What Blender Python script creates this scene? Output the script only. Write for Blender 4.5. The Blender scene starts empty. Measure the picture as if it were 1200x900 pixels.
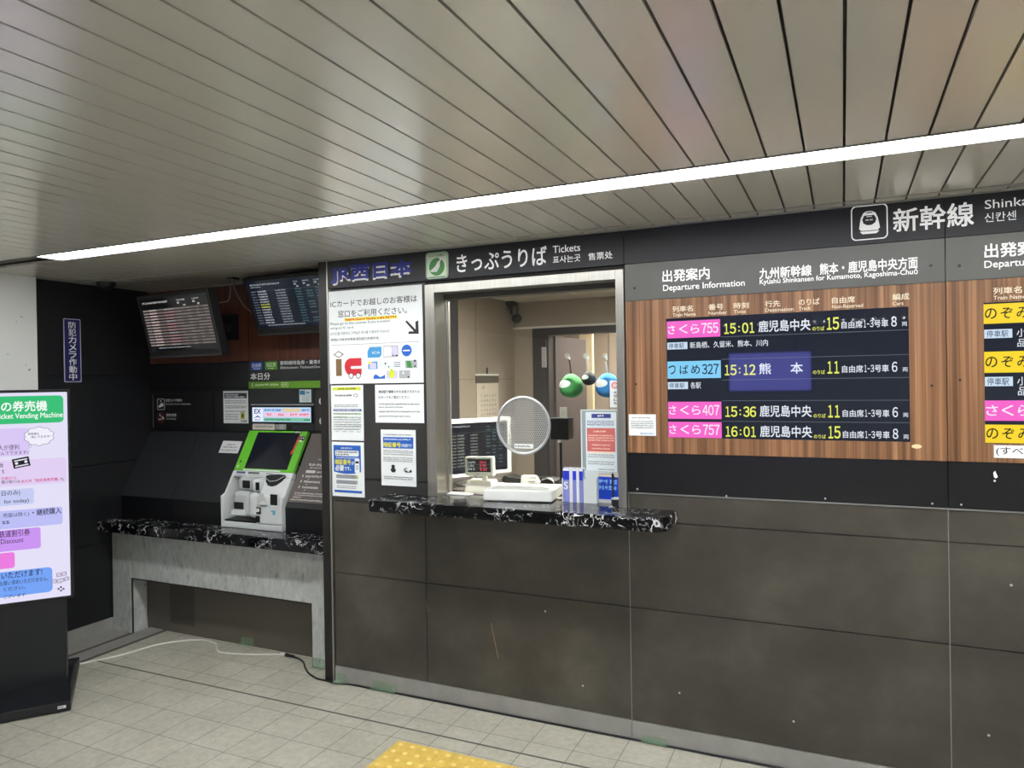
import bpy, math, random
from mathutils import Vector, Matrix
R = random.Random(7)
SC = bpy.context.scene
COL = SC.collection

# ------------------------------------------------------------------ camera
CAM_Y = -3.1333
cam_d = bpy.data.cameras.new('camera')
cam = bpy.data.objects.new('camera', cam_d)
COL.objects.link(cam)
SC.camera = cam
cam_d.sensor_width = 36.0
cam_d.lens = 848.93 * 36.0 / 1200.0
cam_d.clip_start = 0.02
yaw, pitch, roll = -0.428713, -0.0044857, -0.0160068
fw = Vector((math.sin(yaw) * math.cos(pitch), math.cos(yaw) * math.cos(pitch), math.sin(pitch)))
r0 = Vector((math.cos(yaw), -math.sin(yaw), 0))
u0 = r0.cross(fw)
cr = r0 * math.cos(roll) + u0 * math.sin(roll)
cu = -r0 * math.sin(roll) + u0 * math.cos(roll)
M4 = Matrix((cr, cu, -fw)).transposed().to_4x4()
M4.translation = Vector((0, CAM_Y, 1.6))
cam.matrix_world = M4

# ------------------------------------------------------------------ world, exposure, light levels
STRIP_POWER = 34.0
HALL_FILL_POWER = 345.0
BOOTH_FILL_POWER = 95.0
w = bpy.data.worlds.new('world')
SC.world = w
w.use_nodes = True
w.node_tree.nodes['Background'].inputs[0].default_value = (0.86, 0.93, 1.0, 1)
w.node_tree.nodes['Background'].inputs[1].default_value = 1.0
SC.view_settings.view_transform = 'Standard'
SC.view_settings.look = 'None'
SC.view_settings.exposure = 0.0
SC.view_settings.gamma = 1.0
SC.view_settings.use_curve_mapping = False
SC.cycles.use_denoising = True
SC.cycles.max_bounces = 8
SC.cycles.transparent_max_bounces = 12
SC.cycles.sample_clamp_indirect = 40.0

# ------------------------------------------------------------------ materials
def lin(c):
    o = []
    for v in c[:3]:
        v /= 255.0
        o.append(v / 12.92 if v <= 0.04045 else ((v + 0.055) / 1.055) ** 2.4)
    return (o[0], o[1], o[2], 1.0)

MATS = {}
def mat(name, rgb, rough=0.5, metal=0.0, spec=0.5, emit=0.0, emit_rgb=None, alpha=None, coat=0.0):
    if name in MATS:
        return MATS[name]
    m = bpy.data.materials.new(name)
    m.use_nodes = True
    b = m.node_tree.nodes['Principled BSDF']
    b.inputs['Base Color'].default_value = lin(rgb)
    b.inputs['Roughness'].default_value = rough
    b.inputs['Metallic'].default_value = metal
    b.inputs['Specular IOR Level'].default_value = spec
    if coat:
        b.inputs['Coat Weight'].default_value = coat
    if emit:
        b.inputs['Emission Color'].default_value = lin(emit_rgb or rgb)
        b.inputs['Emission Strength'].default_value = emit
    MATS[name] = m
    return m

def nodes_of(m):
    nt = m.node_tree
    return nt, nt.nodes, nt.links, nt.nodes['Principled BSDF']

def tex_coord(nt, scale=(1, 1, 1), rot=(0, 0, 0)):
    tc = nt.nodes.new('ShaderNodeNewGeometry')
    mp = nt.nodes.new('ShaderNodeMapping')
    mp.inputs['Scale'].default_value = scale
    mp.inputs['Rotation'].default_value = rot
    nt.links.new(tc.outputs['Position'], mp.inputs['Vector'])
    return mp.outputs['Vector']

def noise(nt, vec, scale=5.0, detail=6.0, rough=0.55, dist=0.0):
    n = nt.nodes.new('ShaderNodeTexNoise')
    n.inputs['Scale'].default_value = scale
    n.inputs['Detail'].default_value = detail
    n.inputs['Roughness'].default_value = rough
    n.inputs['Distortion'].default_value = dist
    nt.links.new(vec, n.inputs['Vector'])
    return n.outputs['Fac']

def ramp(nt, fac, stops):
    r = nt.nodes.new('ShaderNodeValToRGB')
    el = r.color_ramp.elements
    while len(el) < len(stops):
        el.new(0.5)
    for e, (p, c) in zip(el, stops):
        e.position = p
        e.color = lin(c)
    nt.links.new(fac, r.inputs['Fac'])
    return r.outputs['Color']

def mixc(nt, fac, a, b, mode='MIX'):
    x = nt.nodes.new('ShaderNodeMix')
    x.data_type = 'RGBA'
    x.blend_type = mode
    if isinstance(fac, float):
        x.inputs[0].default_value = fac
    else:
        nt.links.new(fac, x.inputs[0])
    for i, v in ((6, a), (7, b)):
        if isinstance(v, tuple):
            x.inputs[i].default_value = v
        else:
            nt.links.new(v, x.inputs[i])
    return x.outputs[2]

def noisy(name, stops, scale=4.0, stretch=(1, 1, 1), rough=0.5, metal=0.0, spec=0.5, detail=6.0, coat=0.0, dist=0.0):
    m = mat(name, stops[0][1], rough, metal, spec, coat=coat)
    nt, nn, ll, b = nodes_of(m)
    v = tex_coord(nt, stretch)
    f = noise(nt, v, scale, detail, 0.6, dist)
    ll.new(ramp(nt, f, stops), b.inputs['Base Color'])
    return m

ceil_m = noisy('ceiling_metal', [(0.3, (213, 208, 196)), (0.7, (219, 214, 202))], 1.5, (1, .3, 1), rough=0.24, metal=0.22, spec=0.5)
MATS['ceiling_metal'].node_tree.nodes['Principled BSDF'].inputs['IOR'].default_value = 1.8
dark_gap = mat('dark_gap', (22, 22, 22), 0.9)
panel_m = noisy('bronze_panel', [(0.28, (50, 47, 40)), (0.5, (68, 64, 56)), (0.72, (88, 84, 74))], 2.4, (1, 1, 1.2), rough=0.42, spec=0.45, detail=9)
panel_d = noisy('dark_panel', [(0.3, (46, 46, 45)), (0.7, (54, 53, 51))], 3, rough=0.42)
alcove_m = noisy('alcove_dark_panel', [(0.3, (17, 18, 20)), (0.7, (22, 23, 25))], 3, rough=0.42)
glossy_black = mat('glossy_black_panel', (22, 22, 25), 0.25)
fascia_m = mat('fascia_charcoal', (35, 36, 39), 0.45)
grey_plate = noisy('grey_plate', [(0.3, (88, 88, 83)), (0.7, (96, 96, 91))], 3, rough=0.38, metal=0.3)
base_m = noisy('baseboard_stone', [(0.3, (138, 136, 130)), (0.7, (155, 153, 147))], 7, rough=0.45)
white_wall = noisy('white_wall_paint', [(0.3, (228, 228, 222)), (0.7, (234, 234, 228))], 1.5, rough=0.6)
steel = noisy('brushed_steel', [(0.3, (168, 166, 158)), (0.7, (186, 184, 176))], 3, (30, 30, .4), rough=0.3, metal=0.85)
post_m = mat('post_bronze', (40, 38, 36), 0.35, 0.3)
white_p = mat('white_paper', (236, 240, 238), 0.55)
brightened_l = mat('lit_white_lettering', (240, 240, 238), 0.5, emit=0.28, emit_rgb=(250, 250, 250))  # slight glow put into the white so the sign letters look brighter
white_l = mat('white_lettering', (240, 240, 238), 0.5)
cream_l = mat('cream_lettering', (240, 228, 200), 0.5)
ink = mat('black_ink', (28, 28, 30), 0.55)
grey_ink = mat('grey_ink', (112, 114, 116), 0.6)
pale_ink = mat('pale_grey_ink', (170, 174, 176), 0.6)
plastic_w = mat('white_plastic', (226, 228, 222), 0.35)
plastic_k = mat('black_plastic', (20, 20, 22), 0.35)
plastic_dk = mat('charcoal_plastic', (40, 42, 46), 0.4)
blue_ink = mat('blue_ink', (30, 96, 190), 0.5)
navy_ink = mat('navy_ink', (52, 66, 140), 0.5)
yellow_ink = mat('yellow_ink', (238, 226, 60), 0.5)
lime_ink = mat('lime_ink', (216, 228, 50), 0.5)
red_ink = mat('red_ink', (205, 40, 52), 0.5)
brown_ink = mat('brown_ink', (125, 98, 62), 0.5)
green_ink = mat('green_ink', (60, 140, 60), 0.5)
skyblue_ink = mat('sky_blue_ink', (66, 150, 205), 0.5)
lav_ink = mat('lavender_ink', (205, 200, 232), 0.5)
glassy = mat('screen_black_glass', (10, 11, 14), 0.08)

def emis(name, rgb, k=1.0, rough=0.12):
    return mat(name, (6, 6, 8), rough, emit=k, emit_rgb=rgb)
def scr(rgb):
    return emis('lit_%02x%02x%02x' % rgb, rgb)

# wood with vertical grain
wood_m = mat('zebra_wood', (158, 112, 74), 0.42)
nt, nn, ll, b = nodes_of(wood_m)
v = tex_coord(nt, (46, 46, 0.55))
f1 = noise(nt, v, 1.0, 3, 0.5)
v2 = tex_coord(nt, (170, 170, 1.2))
f2 = noise(nt, v2, 1.0, 2, 0.5)
c1 = ramp(nt, f1, [(0.32, (110, 76, 48)), (0.5, (150, 108, 74)), (0.68, (182, 138, 100))])
c2 = ramp(nt, f2, [(0.3, (170, 160, 150)), (0.7, (255, 250, 245))])
ll.new(mixc(nt, 0.8, c1, c2, 'MULTIPLY'), b.inputs['Base Color'])
wood_d = mat('red_brown_wood', (92, 48, 32), 0.4)
nt, nn, ll, b = nodes_of(wood_d)
f1 = noise(nt, tex_coord(nt, (40, 40, 0.6)), 1.0, 4, 0.5)
ll.new(ramp(nt, f1, [(0.3, (72, 38, 26)), (0.7, (104, 60, 42))]), b.inputs['Base Color'])

# black marble with white veins
def veined(name, base, vein, rough):
    m = mat(name, base, rough)
    nt, nn, ll, b = nodes_of(m)
    vec = tex_coord(nt, (1, 1, 1), (0.6, 0.5, 0.9))
    def vein_mask(scale, width, lo, hi, dist):
        f = noise(nt, vec, scale, 3.0, 0.55, dist)
        d = nt.nodes.new('ShaderNodeMath'); d.operation = 'SUBTRACT'
        ll.new(f, d.inputs[0]); d.inputs[1].default_value = 0.5
        a = nt.nodes.new('ShaderNodeMath'); a.operation = 'ABSOLUTE'
        ll.new(d.outputs[0], a.inputs[0])
        g = nt.nodes.new('ShaderNodeMapRange')
        g.inputs['From Min'].default_value = 0.0
        g.inputs['From Max'].default_value = width
        g.inputs['To Min'].default_value = 1.0
        g.inputs['To Max'].default_value = 0.0
        ll.new(a.outputs[0], g.inputs['Value'])
        k = nt.nodes.new('ShaderNodeMapRange')
        k.inputs['From Min'].default_value = lo
        k.inputs['From Max'].default_value = hi
        ll.new(noise(nt, vec, scale * 1.1 + 1.7, 2.0), k.inputs['Value'])
        p = nt.nodes.new('ShaderNodeMath'); p.operation = 'MULTIPLY'
        ll.new(g.outputs['Result'], p.inputs[0]); ll.new(k.outputs['Result'], p.inputs[1])
        return p.outputs[0]
    m1 = vein_mask(6.0, 0.016, 0.46, 0.56, 1.8)
    m2 = vein_mask(13.0, 0.020, 0.52, 0.60, 2.4)
    mxm = nt.nodes.new('ShaderNodeMath'); mxm.operation = 'MAXIMUM'
    ll.new(m1, mxm.inputs[0]); ll.new(m2, mxm.inputs[1])
    ll.new(mixc(nt, mxm.outputs[0], lin(base), lin(vein)), b.inputs['Base Color'])
    return m
marble_k = veined('black_marble', (7, 8, 11), (235, 235, 235), 0.12)
MATS['black_marble'].node_tree.nodes['Principled BSDF'].inputs['Specular IOR Level'].default_value = 0.35
marble_g = noisy('grey_marble', [(0.25, (128, 130, 126)), (0.40, (180, 184, 180)), (0.62, (196, 199, 194)), (0.78, (216, 218, 214))], 17, (2.2, 1, 1), rough=0.3, detail=9, dist=0.3)
MATS['grey_marble'].node_tree.nodes['Mapping'].inputs['Rotation'].default_value = (0, 0.7, 0)

# floor tiles
floor_m = mat('floor_tiles', (148, 145, 135), 0.5)
nt, nn, ll, b = nodes_of(floor_m)
geo = nt.nodes.new('ShaderNodeNewGeometry')
mp = nt.nodes.new('ShaderNodeMapping')
mp.inputs['Location'].default_value = (0.08, 0.2, 0)
ll.new(geo.outputs['Position'], mp.inputs['Vector'])
br = nt.nodes.new('ShaderNodeTexBrick')
br.offset = 0.0
br.squash = 1.0
br.inputs['Scale'].default_value = 1.0
br.inputs['Brick Width'].default_value = 0.2
br.inputs['Row Height'].default_value = 0.2
br.inputs['Mortar Size'].default_value = 0.0022
br.inputs['Mortar Smooth'].default_value = 0.3
br.inputs['Bias'].default_value = 0.0
br.inputs['Color1'].default_value = lin((190, 187, 172))
br.inputs['Color2'].default_value = lin((196, 193, 178))
br.inputs['Mortar'].default_value = lin((128, 126, 119))
ll.new(mp.outputs['Vector'], br.inputs['Vector'])
nf = noise(nt, tex_coord(nt), 30, 8, 0.7)
nl = noise(nt, tex_coord(nt), 3, 5, 0.6)
cA = mixc(nt, 0.7, br.outputs['Color'], ramp(nt, nf, [(0.3, (205, 204, 200)), (0.7, (255, 255, 255))]), 'MULTIPLY')
cB = mixc(nt, 0.6, cA, ramp(nt, nl, [(0.3, (215, 214, 210)), (0.7, (255, 255, 255))]), 'MULTIPLY')
ll.new(cB, b.inputs['Base Color'])
tactile_m = noisy('tactile_yellow', [(0.3, (206, 172, 78)), (0.7, (226, 194, 98))], 22, rough=0.55)

# thin window glass: mostly clear, mirror-like by the angle
glass_m = bpy.data.materials.new('window_glass')
glass_m.use_nodes = True
nt = glass_m.node_tree
nt.nodes.remove(nt.nodes['Principled BSDF'])
tr = nt.nodes.new('ShaderNodeBsdfTransparent')
tr.inputs[0].default_value = (0.93, 0.95, 0.94, 1)
gl = nt.nodes.new('ShaderNodeBsdfGlossy')
gl.inputs['Roughness'].default_value = 0.02
fr = nt.nodes.new('ShaderNodeFresnel')
fr.inputs[0].default_value = 1.45
mx = nt.nodes.new('ShaderNodeMixShader')
nt.links.new(fr.outputs[0], mx.inputs[0])
nt.links.new(tr.outputs[0], mx.inputs[1])
nt.links.new(gl.outputs[0], mx.inputs[2])
nt.links.new(mx.outputs[0], nt.nodes['Material Output'].inputs[0])
MATS['window_glass'] = glass_m

def clear_plastic(name, rgb, fac):
    m = bpy.data.materials.new(name)
    m.use_nodes = True
    nt = m.node_tree
    b = nt.nodes['Principled BSDF']
    b.inputs['Base Color'].default_value = lin(rgb)
    b.inputs['Roughness'].default_value = 0.15
    t = nt.nodes.new('ShaderNodeBsdfTransparent')
    x = nt.nodes.new('ShaderNodeMixShader')
    x.inputs[0].default_value = fac
    nt.links.new(t.outputs[0], x.inputs[1])
    nt.links.new(b.outputs[0], x.inputs[2])
    nt.links.new(x.outputs[0], nt.nodes['Material Output'].inputs[0])
    return m
clear_m = clear_plastic('clear_acrylic', (225, 232, 232), 0.45)
tape_m = clear_plastic('green_clear_tape', (165, 205, 165), 0.16)

# ------------------------------------------------------------------ geometry helpers
class Frame:
    def __init__(s, o, ex, ey):
        s.o, s.ex, s.ey = Vector(o), Vector(ex).normalized(), Vector(ey).normalized()
        s.n = s.ex.cross(s.ey)
    def p(s, x, y, z=0.0):
        return s.o + s.ex * x + s.ey * y + s.n * z
    def sub(s, x, y, z=0.0, rot=0.0):
        c, d = math.cos(rot), math.sin(rot)
        return Frame(s.p(x, y, z), s.ex * c + s.ey * d, s.ey * c - s.ex * d)

WORLD = Frame((0, 0, 0), (1, 0, 0), (0, 1, 0))
def front(y):                       # a plane facing the camera side, in (x, z)
    return Frame((0, y, 0), (1, 0, 0), (0, 0, 1))
F0 = front(0.0)
LEFTF = Frame((-4.4, 0, 0), (0, 1, 0), (0, 0, 1))       # the alcove's left wall, in (y, z)
SLOPE = Frame((0, 0.18, 0.877), (1, 0, 0), (0, 0.4993, 0.8664))
A42 = front(0.42)

_font_cache = {}
def glyphs(s, bold):
    k = (s, bold)
    if k not in _font_cache:
        c = bpy.data.curves.new('t', 'FONT')
        c.body = s
        c.resolution_u = 3
        c.offset = bold
        o = bpy.data.objects.new('t', c)
        m = o.to_mesh()
        vs = [(q.co.x, q.co.y) for q in m.vertices]
        fs = [tuple(p.vertices) for p in m.polygons]
        o.to_mesh_clear()
        bpy.data.objects.remove(o)
        bpy.data.curves.remove(c)
        if not vs:
            vs = [(0, 0)]
        xs = [q[0] for q in vs]
        ys = [q[1] for q in vs]
        _font_cache[k] = (vs, fs, min(xs), max(xs), min(ys), max(ys))
    return _font_cache[k]

class MB:
    def __init__(s, m=None):
        s.v, s.f, s.k, s.ms = [], [], [], []
        s.cur = 0
        if m:
            s.m(m)
    def m(s, m):
        if m not in s.ms:
            s.ms.append(m)
        s.cur = s.ms.index(m)
        return s
    def _add(s, vs, fs):
        b = len(s.v)
        s.v += [Vector(q) for q in vs]
        s.f += [tuple(b + i for i in f) for f in fs]
        s.k += [s.cur] * len(fs)
        return s
    def box(s, fr, x0, x1, y0, y1, z0, z1):
        q = [fr.p(x, y, z) for z in (z0, z1) for y in (y0, y1) for x in (x0, x1)]
        return s._add(q, [(0, 2, 3, 1), (4, 5, 7, 6), (0, 1, 5, 4), (2, 6, 7, 3), (0, 4, 6, 2), (1, 3, 7, 5)])
    def hexa(s, q):
        return s._add(q, [(0, 2, 3, 1), (4, 5, 7, 6), (0, 1, 5, 4), (2, 6, 7, 3), (0, 4, 6, 2), (1, 3, 7, 5)])
    def poly(s, fr, pts, z0, z1=None):
        n = len(pts)
        if z1 is None:
            return s._add([fr.p(x, y, z0) for x, y in pts], [tuple(range(n))])
        vs = [fr.p(x, y, z0) for x, y in pts] + [fr.p(x, y, z1) for x, y in pts]
        fs = [tuple(range(n))[::-1], tuple(range(n, 2 * n))]
        fs += [(i, (i + 1) % n, n + (i + 1) % n, n + i) for i in range(n)]
        return s._add(vs, fs)
    def rect(s, fr, x0, x1, y0, y1, z):
        return s._add([fr.p(x0, y0, z), fr.p(x1, y0, z), fr.p(x1, y1, z), fr.p(x0, y1, z)], [(0, 1, 2, 3)])
    def rrect(s, fr, x0, x1, y0, y1, z0, z1=None, r=0.01, seg=5):
        return s.poly(fr, rr(x0, x1, y0, y1, r, seg), z0, z1)
    def ring(s, fr, outer, inner, z0, z1):
        n = len(outer)
        vs = [fr.p(x, y, z) for z in (z0, z1) for l in (outer, inner) for x, y in l]
        fs = []
        for i in range(n):
            j = (i + 1) % n
            fs += [(2*n+i, 2*n+j, 3*n+j, 3*n+i), (j, i, n+i, n+j), (i, j, 2*n+j, 2*n+i), (n+j, n+i, 3*n+i, 3*n+j)]
        return s._add(vs, fs)
    def disc(s, fr, x, y, r, z0, z1=None, n=24, ry=None):
        return s.poly(fr, circ(x, y, r, n, ry), z0, z1)
    def text(s, fr, t, x0, x1, y0, y1, z, bold=0.0):
        vs, fs, a, b, c, d = glyphs(t, 0.0)
        sx = (x1 - x0) / max(1e-6, b - a)
        sy = (y1 - y0) / max(1e-6, d - c)
        k = bold * 0.8
        for i, (ox, oy) in enumerate(((k, k), (-k, k), (k, -k), (-k, -k)) if bold > 0.003 else ((0, 0),)):
            s._add([fr.p(x0 + (x - a + ox) * sx, y0 + (y - c + oy) * sy, z + i * 2e-5) for x, y in vs], fs)
        return s
    def scribble(s, fr, x0, x1, y0, y1, z, k=None):
        h = y1 - y0
        x = x0
        while x < x1 - h * 0.3:
            wd = h * R.uniform(0.45, 1.0)
            e = min(x + wd, x1)
            t = h * 0.3
            for _ in range(2):
                yy = y0 + R.uniform(0, h - t)
                s.rect(fr, x, e, yy, yy + t, z)
            xm = R.uniform(x, max(x, e - t))
            s.rect(fr, xm, xm + t * 0.8, y0, y1, z + 0.00004)
            x = e + h * R.choice((0.18, 0.18, 0.2, 0.5))
        return s
    def tube(s, pts, r, n=8, close=False):
        pts = [Vector(p) for p in pts]
        N = len(pts)
        rings = []
        prev = None
        for i, p in enumerate(pts):
            t = (pts[min(i + 1, N - 1)] - pts[max(i - 1, 0)])
            if close:
                t = pts[(i + 1) % N] - pts[i - 1]
            t.normalize()
            if prev is None:
                a = Vector((0, 0, 1)) if abs(t.z) < 0.9 else Vector((1, 0, 0))
                prev = (a - t * a.dot(t)).normalized()
            prev = (prev - t * prev.dot(t)).normalized()
            bb = t.cross(prev)
            rad = r[i] if isinstance(r, (list, tuple)) else r
            rings.append([p + (prev * math.cos(2*math.pi*k/n) + bb * math.sin(2*math.pi*k/n)) * rad for k in range(n)])
        vs = [q for g in rings for q in g]
        fs = []
        for i in range(N if close else N - 1):
            for k in range(n):
                a, b2 = i * n, ((i + 1) % N) * n
                fs.append((a + k, a + (k + 1) % n, b2 + (k + 1) % n, b2 + k))
        if not close:
            fs += [tuple(range(n))[::-1], tuple((N - 1) * n + k for k in range(n))]
        return s._add(vs, fs)
    def lathe(s, fr, prof, n=24, cx=0, cy=0):
        vs, fs = [], []
        for r, z in prof:
            for k in range(n):
                a = 2 * math.pi * k / n
                vs.append(fr.p(cx + r * math.cos(a), cy + r * math.sin(a), z))
        for i in range(len(prof) - 1):
            for k in range(n):
                fs.append((i*n+k, i*n+(k+1) % n, (i+1)*n+(k+1) % n, (i+1)*n+k))
        fs += [tuple(range(n))[::-1], tuple((len(prof)-1)*n+k for k in range(n))]
        return s._add(vs, fs)
    def ball(s, c, rx, ry, rz, n=20, k=12):
        prof = [(math.sin(math.pi * i / k), -math.cos(math.pi * i / k)) for i in range(k + 1)]
        prof[0] = (0.02, -1); prof[-1] = (0.02, 1)
        vs, fs = [], []
        for r, z in prof:
            for q in range(n):
                a = 2 * math.pi * q / n
                vs.append(Vector(c) + Vector((r * math.cos(a) * rx, r * math.sin(a) * ry, z * rz)))
        for i in range(k):
            for q in range(n):
                fs.append((i*n+q, i*n+(q+1) % n, (i+1)*n+(q+1) % n, (i+1)*n+q))
        fs += [tuple(range(n))[::-1], tuple(k*n+q for q in range(n))]
        return s._add(vs, fs)

def circ(x, y, r, n=24, ry=None):
    ry = ry or r
    return [(x + r * math.cos(2*math.pi*i/n), y + ry * math.sin(2*math.pi*i/n)) for i in range(n)]
def rr(x0, x1, y0, y1, r, seg=5):
    o = []
    for cx, cy, a0 in ((x1-r, y1-r, 0), (x0+r, y1-r, 90), (x0+r, y0+r, 180), (x1-r, y0+r, 270)):
        for i in range(seg + 1):
            a = math.radians(a0 + 90 * i / seg)
            o.append((cx + r * math.cos(a), cy + r * math.sin(a)))
    return o
def smooth_path(pts, n=8):
    pts = [Vector(p) for p in pts]
    o = []
    for i in range(len(pts) - 1):
        p0, p1, p2, p3 = pts[max(i-1, 0)], pts[i], pts[i+1], pts[min(i+2, len(pts)-1)]
        for k in range(n):
            t = k / n
            o.append(0.5 * ((2*p1) + (p2-p0)*t + (2*p0-5*p1+4*p2-p3)*t*t + (3*p1-p0-3*p2+p3)*t**3))
    o.append(pts[-1])
    return o

LOC = {}
def _obj(name, mb, loc, bevel=0.0, smooth=False):
    me = bpy.data.meshes.new(name)
    L = Vector(loc)
    me.from_pydata([q - L for q in mb.v], [], mb.f)
    for m in mb.ms:
        me.materials.append(m)
    me.polygons.foreach_set('material_index', mb.k)
    if smooth:
        me.polygons.foreach_set('use_smooth', [True] * len(me.polygons))
        me.set_sharp_from_angle(angle=math.radians(40))
    me.update()
    o = bpy.data.objects.new(name, me)
    COL.objects.link(o)
    if bevel:
        md = o.modifiers.new('bevel', 'BEVEL')
        md.width = bevel
        md.segments = 2
        md.limit_method = 'ANGLE'
        md.angle_limit = math.radians(50)
    return o
def tag(o, label, cat, group=None):
    o['label'] = label
    o['category'] = cat
    if group:
        o['group'] = group
def thing(name, label, cat, loc, group=None):
    o = bpy.data.objects.new(name, None)
    o.empty_display_size = 0.1
    COL.objects.link(o)
    o.location = loc
    LOC[o.name] = Vector(loc)
    tag(o, label, cat, group)
    return o
def solo(name, mb, label, cat, loc, group=None, bevel=0.0, smooth=False):
    o = _obj(name, mb, loc, bevel, smooth)
    o.location = loc
    LOC[o.name] = Vector(loc)
    tag(o, label, cat, group)
    return o
def part(par, name, mb, label=None, bevel=0.0, smooth=False):
    o = _obj(name, mb, LOC[par.name], bevel, smooth)
    o.parent = par
    LOC[o.name] = LOC[par.name]
    if label:
        o['label'] = label
    return o
def struct(name, mb, par=None, bevel=0.0, smooth=False):
    o = _obj(name, mb, (0, 0, 0), bevel, smooth)
    o['kind'] = 'structure'
    LOC[o.name] = Vector((0, 0, 0))
    if par:
        o.parent = par
    return o
def dup(root, delta, label, group=None):
    r2 = root.copy()
    COL.objects.link(r2)
    r2.location = root.location + Vector(delta)
    r2['label'] = label
    if group:
        r2['group'] = group
    for ch in list(root.children):
        c = ch.copy()
        COL.objects.link(c)
        c.parent = r2
        for g in list(ch.children):
            d = g.copy()
            COL.objects.link(d)
            d.parent = c
    return r2

# ================================================================== STRUCTURE
CZ = 2.26
XR = 2.0
YB = -7.5
# floor
mb = MB(floor_m)
mb.box(WORLD, -4.6, XR + 3.0, YB, 4.2, -0.08, 0.0)
struct('floor', mb)
# dark joint that runs along the front wall, and the stone strips by the left wall
mb = MB(mat('joint_dark', (88, 85, 78), 0.7))
mb.box(WORLD, -4.0, XR, -0.312, -0.302, 0.0, 0.0012)
struct('trim_1', mb)
mb = MB(base_m)
mb.box(WORLD, -4.4, -4.235, -1.6, 0.099, 0.0, 0.006)
mb.box(WORLD, -4.19, -4.075, -1.6, 0.219, 0.0, 0.006)
mb.m(mat('joint_dark', (70, 68, 63)))
mb.box(WORLD, -4.235, -4.19, -1.6, 0.099, 0.0, 0.002)
mb.box(WORLD, -4.075, -4.045, -1.6, 0.219, 0.0, 0.002)
struct('trim_2', mb)
# ceiling: narrow metal slats running towards the wall
mb = MB(ceil_m)
x = 0.0115
while x > -4.62:
    x -= 0.1063
xs = []
while x < XR + 2.9:
    xs.append(x)
    x += 0.1063
for x in xs:
    for y0, y1 in ((YB, -0.828), (-0.688, -0.093), (-0.078, 0.6)):
        if y1 > 0 and x > -2.62:
            y1 = 0.015
        a, e = max(x + 0.0035, -4.41), x + 0.1063 - 0.0035
        mb.box(WORLD, a, e, y0, y1, CZ, CZ + 0.012)
mb.m(mat('ceiling_gap', (84, 80, 72), 0.8))
mb.box(WORLD, -4.6, XR + 3.0, YB, 0.6, CZ + 0.022, CZ + 0.06)
mb.m(mat('ceiling_trim', (150, 148, 142), 0.35, 0.3))
mb.box(WORLD, -4.4, XR + 2.9, -0.0925, -0.0785, CZ - 0.002, CZ + 0.01)
mb.box(WORLD, -4.4, -3.70, -0.79, -0.785, CZ - 0.001, CZ)
mb.box(WORLD, -2.56, XR + 2.9, -0.022, -0.010, CZ - 0.006, CZ)
mb.box(WORLD, -4.4, -2.56, 0.405, 0.42, CZ - 0.006, CZ)
struct('ceiling', mb)

# front wall
def panels(mb, xs, zs, y0=0.0, y1=0.02, gap=0.002):
    for a, e in zip(xs, xs[1:]):
        for c, d in zip(zs, zs[1:]):
            mb.box(WORLD, a + gap, e - gap, y0, y1, c + gap, d - gap)
mb = MB(mat('wall_core', (60, 58, 55), 0.8))
WX0, WX1, WZ0, WZ1 = -1.900, -0.878, 1.00, 2.087
mb.box(WORLD, -2.50, WX0, 0.012, 0.11, 0, CZ)
mb.box(WORLD, WX0, WX1, 0.012, 0.11, 0, WZ0 - 0.03)
mb.box(WORLD, WX0, WX1, 0.012, 0.11, WZ1, CZ)
mb.box(WORLD, WX1, XR, 0.012, 0.11, 0, CZ)
mb.m(panel_m)
panels(mb, (-2.50, -1.925, -0.872, 0.351, 1.573, XR), (0.085, 0.588, 0.972))
panels(mb, (-0.872, 0.351, 1.573, XR), (0.972, 1.097), gap=0.002)
mb.m(panel_d)
panels(mb, (-2.50, WX0), (0.972, 1.094))
panels(mb, (-2.50, WX0), (1.097, 2.103))
# light metal strip over the lower panels
mb.m(mat('edge_strip', (150, 150, 146), 0.35, 0.5))
mb.box(WORLD, -0.872, XR, -0.004, 0.012, 1.093, 1.0985)
mb.box(WORLD, -0.8735, -0.8705, -0.002, 0.01, 0.085, 1.095)
mb.box(WORLD, 0.3495, 0.3525, -0.002, 0.01, 0.085, 1.095)
# scuffs on the panels
mb.m(mat('scratch', (150, 125, 95), 0.6))
for (sx, sz, ex_, ez) in ((-1.565, 0.43, -1.53, 0.265), (-1.93, 0.5, -1.92, 0.44)):
    mb.poly(F0, [(sx, sz), (sx + 0.003, sz), (ex_ + 0.003, ez), (ex_, ez)], 0.0005)
mb.m(mat('chip', (190, 185, 175), 0.6))
for (sx, sz) in ((0.545, 0.83), (-0.66, 0.24), (-0.2, 0.2), (0.47, 0.27), (-1.1, 0.2), (-1.28, 0.52)):
    mb.disc(F0, sx, sz, 0.005, 0.0005, n=7)
struct('wall_front', mb, bevel=0)
mb = MB(base_m)
for a, e in zip((-2.50, -0.872, 0.351, 1.573), (-0.872, 0.351, 1.573, XR)):
    mb.box(WORLD, a + 0.001, e - 0.001, -0.006, 0.012, 0, 0.084)
struct('baseboard_front', mb)
# corner post at the alcove
mb = MB(post_m)
mb.box(WORLD, -2.562, -2.512, -0.014, 0.14, 0, CZ)
mb.m(steel)
mb.box(WORLD, -2.512, -2.503, -0.012, 0.11, 0, CZ)
struct('trim_3', mb, bevel=0.002)
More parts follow.
